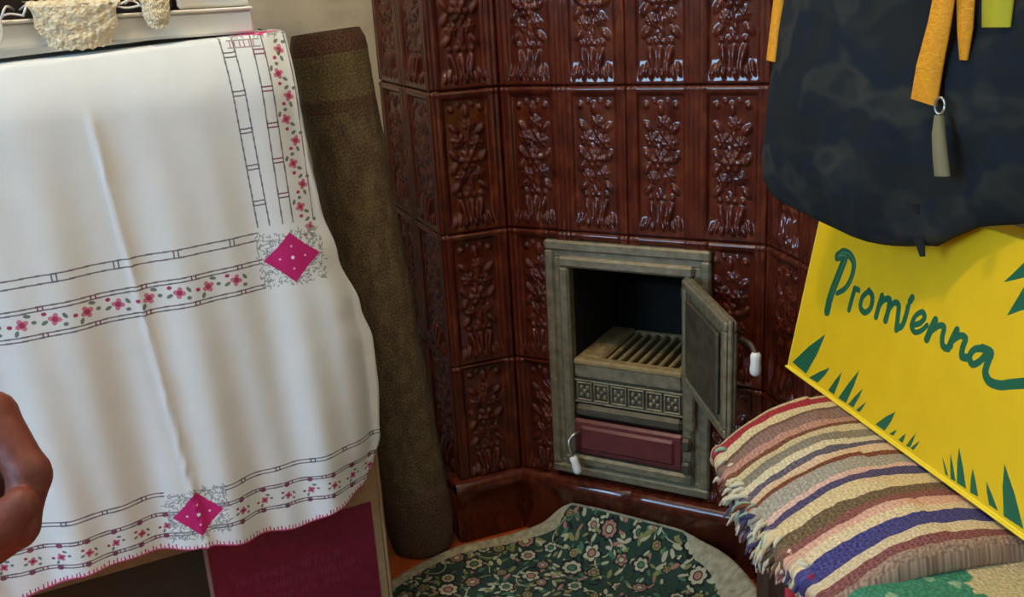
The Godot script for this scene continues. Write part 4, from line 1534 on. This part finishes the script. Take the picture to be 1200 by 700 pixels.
func build_backpack() -> void:
	var O := Vector3(0.3478, 0, -0.8427)
	var eb := Vector3(0.5299, 0, 0.8480)
	var nb := Vector3(-0.8480, 0, 0.5299)
	var T := frame(O, eb, nb)
	var T0 := T.translated(Vector3(0, 0.652, 0))
	var im := noise_image(512, 0.010, [C8(38, 40, 40), C8(38, 40, 40), C8(33, 39, 46), C8(33, 39, 46), C8(56, 58, 52), C8(58, 58, 54), C8(44, 46, 46)], 123, 3, 2.0)
	var m := tmat(im, 2.3, 0.95)
	m.metallic_specular = 0.2
	var t := thing("backpack", "dark navy camouflage backpack with orange straps hanging above the yellow box", "backpack", T0)
	put("bag_body", bag_shape(0.040, 0.020), m, t, T)
	# orange webbing: a broad end, a second band and the edge strip on the left
	var ribbon := func(pts: Array, wid: Array, zoff: float, th := 0.0022) -> ArrayMesh:
		var rows := []
		for k in pts.size():
			var a: Vector3 = pts[maxi(k - 1, 0)]
			var b: Vector3 = pts[mini(k + 1, pts.size() - 1)]
			var d := (b - a).normalized()
			var sd: Vector3 = Vector3(-d.y, d.x, 0).normalized() * (wid[mini(k, wid.size() - 1)] * 0.5)
			var q: Vector3 = pts[k] + Vector3(0, 0, zoff)
			var up := Vector3(0, 0, th)
			rows.append([q - sd, q - sd * 0.96 + up, q + sd * 0.96 + up, q + sd, q - sd * 0.96 - up * 0.2])
		return grid(rows, [], true)
	put("strap", ribbon.call([Vector3(0.050, 0.788, 0.036), Vector3(0.056, 0.815, 0.041), Vector3(0.064, 0.850, 0.044), Vector3(0.068, 0.88, 0.045), Vector3(0.070, 0.95, 0.044), Vector3(0.070, 1.05, 0.030)], [0.024, 0.023, 0.019, 0.017, 0.018, 0.02], 0.004), M.orange_web, t, T).set_meta("label", "orange webbing strap end")
	put("strap", ribbon.call([Vector3(0.0815, 0.822, 0.038), Vector3(0.0825, 0.845, 0.041), Vector3(0.081, 0.875, 0.042), Vector3(0.086, 0.95, 0.040), Vector3(0.09, 1.04, 0.026)], [0.006, 0.012, 0.015, 0.017, 0.018], 0.002), M.orange_web, t, T)
	put("edge_strap", ribbon.call([Vector3(-0.1425, 0.813, 0.004), Vector3(-0.138, 0.845, 0.004), Vector3(-0.133, 0.880, 0.004), Vector3(-0.128, 0.94, 0.004), Vector3(-0.112, 1.01, 0.004)], [0.011, 0.012, 0.013, 0.014, 0.014], 0.002, 0.003), M.orange_web, t, T)
	put("patch", ribbon.call([Vector3(0.104, 0.846, 0.034), Vector3(0.104, 0.88, 0.036), Vector3(0.104, 0.93, 0.034)], [0.022, 0.026, 0.026], 0.004), mat(C8(176, 168, 30), 0.8), t, T).set_meta("label", "small yellow-green patch")
	put("strap_tail", ribbon.call([Vector3(0.034, 0.700, 0.020), Vector3(0.036, 0.675, 0.012), Vector3(0.040, 0.652, 0.008)], [0.014, 0.013, 0.004], 0.003), mat(C8(26, 27, 28), 0.9), t, T)
	# zip with a metal eye and an olive pull
	put("zip_pull", ribbon.call([Vector3(0.072, 0.731, 0.036), Vector3(0.0705, 0.745, 0.038), Vector3(0.0685, 0.765, 0.040), Vector3(0.0685, 0.780, 0.041)], [0.0115, 0.0110, 0.0095, 0.006], 0.004, 0.004), M.olive_cord, t, T).set_meta("label", "olive fabric zip pull")
	var eye := []
	for k in 17:
		var a := TAU * k / 16.0
		eye.append(Vector3(0.0685 + cos(a) * 0.0042, 0.787 + sin(a) * 0.0065, 0.047))
	put("zip_eye", tube(eye, [0.0012], 6), M.metal, t, T)
	# hanging loop and hook on the right wall
	var hook := meet(O + eb * 0.03, -nb, right_p, E_C)
	var hk := hook + N_C * 0.05 + Vector3(0, 1.20, 0)
	var topc := T * Vector3(0.03, 1.085, 0.005)
	put("hanging_loop", tube(smooth_curve([topc + eb * 0.02 - Vector3(0, 0.02, 0), topc.lerp(hk, 0.6) + eb * 0.02 + Vector3(0, 0.01, 0), hk + Vector3(0, 0.004, 0), topc.lerp(hk, 0.6) - eb * 0.02 + Vector3(0, 0.01, 0), topc - eb * 0.02 - Vector3(0, 0.02, 0)]), [0.006], 8), M.orange_web, t)
	var th := thing("wall_hook", "metal hook on the right wall that carries the backpack", "hook", frame(hook + Vector3(0, 1.17, 0), E_C, N_C))
	put("hook_plate", box_mesh(Vector3(0.03, 0.07, 0.006), 0.002, Vector3(0, 0, 0.003)), M.metal, th, th.global_transform)
	put("hook_arm", tube(smooth_curve([Vector3(0, 0.01, 0.004), Vector3(0, 0.018, 0.03), Vector3(0, 0.022, 0.055), Vector3(0, 0.045, 0.072)]), [0.004], 10), M.metal, th, th.global_transform)

# ---------------------------------------------------------------- hand at the left edge
func smin(a: float, b: float, k: float) -> float:
	var h := clampf(0.5 + 0.5 * (b - a) / k, 0.0, 1.0)
	return lerpf(b, a, h) - k * h * (1.0 - h)

func build_hand() -> void:
	var W := Vector3(-0.3578, 0.6553, -0.4816)
	var fingers := [
		[Vector3(-0.2773, 0.6945, -0.4678), Vector3(-0.2559, 0.6666, -0.4537), Vector3(-0.2620, 0.6398, -0.4452), Vector3(-0.2862, 0.6212, -0.4498)],
		[Vector3(-0.2864, 0.6867, -0.4863), Vector3(-0.2664, 0.6550, -0.4731), Vector3(-0.2746, 0.6271, -0.4642), Vector3(-0.2973, 0.6109, -0.4654)],
		[Vector3(-0.2994, 0.6763, -0.5040), Vector3(-0.2806, 0.6434, -0.4925), Vector3(-0.2884, 0.6185, -0.4835), Vector3(-0.3083, 0.6042, -0.4821)],
		[Vector3(-0.3131, 0.6641, -0.5179), Vector3(-0.2969, 0.6346, -0.5086), Vector3(-0.3042, 0.6141, -0.5021), Vector3(-0.3188, 0.6035, -0.4987)]]
	var thumb := [Vector3(-0.3198, 0.6455, -0.4522), Vector3(-0.2857, 0.6439, -0.4297), Vector3(-0.2655, 0.6479, -0.4289), Vector3(-0.2540, 0.6575, -0.4361)]
	# groups: inside a finger the bones join softly, different fingers join hard
	var groups := []
	var palm := []
	for f in fingers:
		palm.append([W, f[0], 0.021, 0.0125])
	palm.append([W + Vector3(0.01, -0.008, 0.006), thumb[1], 0.020, 0.013])
	palm.append([W, Vector3(-0.46, 0.628, -0.493), 0.024, 0.031])
	palm.append([Vector3(-0.46, 0.628, -0.493), Vector3(-0.60, 0.588, -0.505), 0.031, 0.040])
	groups.append(palm)
	groups.append([[W, Vector3(-0.2991, 0.6478, -0.4739), 0.024, 0.021]])
	var rads := [[0.0118, 0.0104, 0.0092, 0.0080], [0.0120, 0.0106, 0.0094, 0.0082], [0.0114, 0.0100, 0.0088, 0.0078], [0.0102, 0.0090, 0.0080, 0.0070]]
	for k in 4:
		var f: Array = fingers[k]
		var g := []
		for s in 3: g.append([f[s], f[s + 1], rads[k][s], rads[k][s + 1]])
		groups.append(g)
	groups.append([[thumb[0], thumb[1], 0.0150, 0.0125], [thumb[1], thumb[2], 0.0125, 0.0112], [thumb[2], thumb[3], 0.0112, 0.0090]])
	var boxes := []
	for g in groups:
		for b in g:
			var rr: float = maxf(b[2], b[3]) + 0.012
			boxes.append(AABB(b[0], Vector3.ZERO).expand(b[1]).grow(rr))
	var m := surface_nets(groups, boxes, Vector3(-0.372, 0.585, -0.545), Vector3(-0.225, 0.725, -0.405), 0.0026)
	var m2 := surface_nets([palm.slice(5)], boxes, Vector3(-0.66, 0.53, -0.57), Vector3(-0.364, 0.70, -0.43), 0.006)
	var st := new_st()
	st.append_from(m, 0, Transform3D())
	st.append_from(m2, 0, Transform3D())
	var t := thing("person", "sun-browned hand closed to a loose fist at the left edge before the tablecloth", "person", Transform3D(Basis(), W))
	put("hand", st.commit(), M.skin, t)
	# thumb nail and sleeve cuff outside the frame
	put("sleeve", tube(smooth_curve([Vector3(-0.49, 0.62, -0.496), Vector3(-0.54, 0.605, -0.50), Vector3(-0.62, 0.583, -0.507), Vector3(-0.74, 0.55, -0.515)]), [0.046], 20), with_normal(mat(C8(62, 70, 92), 0.95), M.weave, 0.6), t)

func cone_dist(p: Vector3, a: Vector3, b: Vector3, ra: float, rb: float) -> float:
	var ab := b - a
	var t := clampf((p - a).dot(ab) / ab.length_squared(), 0.0, 1.0)
	return p.distance_to(a + ab * t) - lerpf(ra, rb, t)

func surface_nets(groups: Array, boxes: Array, lo: Vector3, hi: Vector3, cell: float) -> ArrayMesh:
	var nx := int((hi.x - lo.x) / cell) + 1
	var ny := int((hi.y - lo.y) / cell) + 1
	var nz := int((hi.z - lo.z) / cell) + 1
	var val := PackedFloat32Array()
	val.resize(nx * ny * nz)
	val.fill(1.0)
	var gboxes := []
	for g in groups:
		var bx := AABB(g[0][0], Vector3.ZERO)
		for b in g:
			var rr: float = maxf(b[2], b[3]) + 0.02
			bx = bx.merge(AABB(b[0], Vector3.ZERO).expand(b[1]).grow(rr))
		gboxes.append(bx)
	for z in nz:
		for y in ny:
			for x in nx:
				var p := lo + Vector3(x, y, z) * cell
				var d := 1.0
				for gi in groups.size():
					if not gboxes[gi].has_point(p): continue
					var dg := 1.0
					for b in groups[gi]:
						dg = smin(dg, cone_dist(p, b[0], b[1], b[2], b[3]), 0.010 if gi == 0 else 0.003)
					d = smin(d, dg, 0.0025)
				if x == 0 or y == 0 or z == 0 or x == nx - 1 or y == ny - 1 or z == nz - 1: d = maxf(d, 0.001)
				val[(z * ny + y) * nx + x] = d
	var st := new_st()
	st.set_smooth_group(0)
	var ids := PackedInt32Array()
	ids.resize(nx * ny * nz)
	ids.fill(-1)
	var cnt := 0
	for z in nz - 1:
		for y in ny - 1:
			for x in nx - 1:
				var sum := Vector3.ZERO
				var hits := 0
				var vs := []
				for k in 8:
					vs.append(val[((z + (k >> 2)) * ny + y + ((k >> 1) & 1)) * nx + x + (k & 1)])
				for e in [[0, 1], [2, 3], [4, 5], [6, 7], [0, 2], [1, 3], [4, 6], [5, 7], [0, 4], [1, 5], [2, 6], [3, 7]]:
					var a: float = vs[e[0]]
					var b: float = vs[e[1]]
					if (a < 0) != (b < 0):
						var f := a / (a - b)
						var pa := Vector3(e[0] & 1, (e[0] >> 1) & 1, e[0] >> 2)
						var pb := Vector3(e[1] & 1, (e[1] >> 1) & 1, e[1] >> 2)
						sum += pa.lerp(pb, f)
						hits += 1
				if hits > 0:
					st.add_vertex(lo + (Vector3(x, y, z) + sum / hits) * cell)
					ids[(z * ny + y) * nx + x] = cnt
					cnt += 1
	var Q := func(a: int, b: int, c: int, d: int, flip: bool) -> void:
		if a < 0 or b < 0 or c < 0 or d < 0: return
		var o := [a, b, c, a, c, d] if not flip else [a, c, b, a, d, c]
		for i in o: st.add_index(i)
	for z in range(1, nz - 1):
		for y in range(1, ny - 1):
			for x in range(1, nx - 1):
				var i0 := (z * ny + y) * nx + x
				var v0 := val[i0]
				if (v0 < 0) != (val[i0 + 1] < 0):
					Q.call(ids[i0], ids[i0 - nx], ids[i0 - nx - nx * ny], ids[i0 - nx * ny], v0 < 0)
				if (v0 < 0) != (val[i0 + nx] < 0):
					Q.call(ids[i0], ids[i0 - nx * ny], ids[i0 - 1 - nx * ny], ids[i0 - 1], v0 < 0)
				if (v0 < 0) != (val[i0 + nx * ny] < 0):
					Q.call(ids[i0], ids[i0 - 1], ids[i0 - 1 - nx], ids[i0 - nx], v0 < 0)
	st.generate_normals()
	return st.commit()
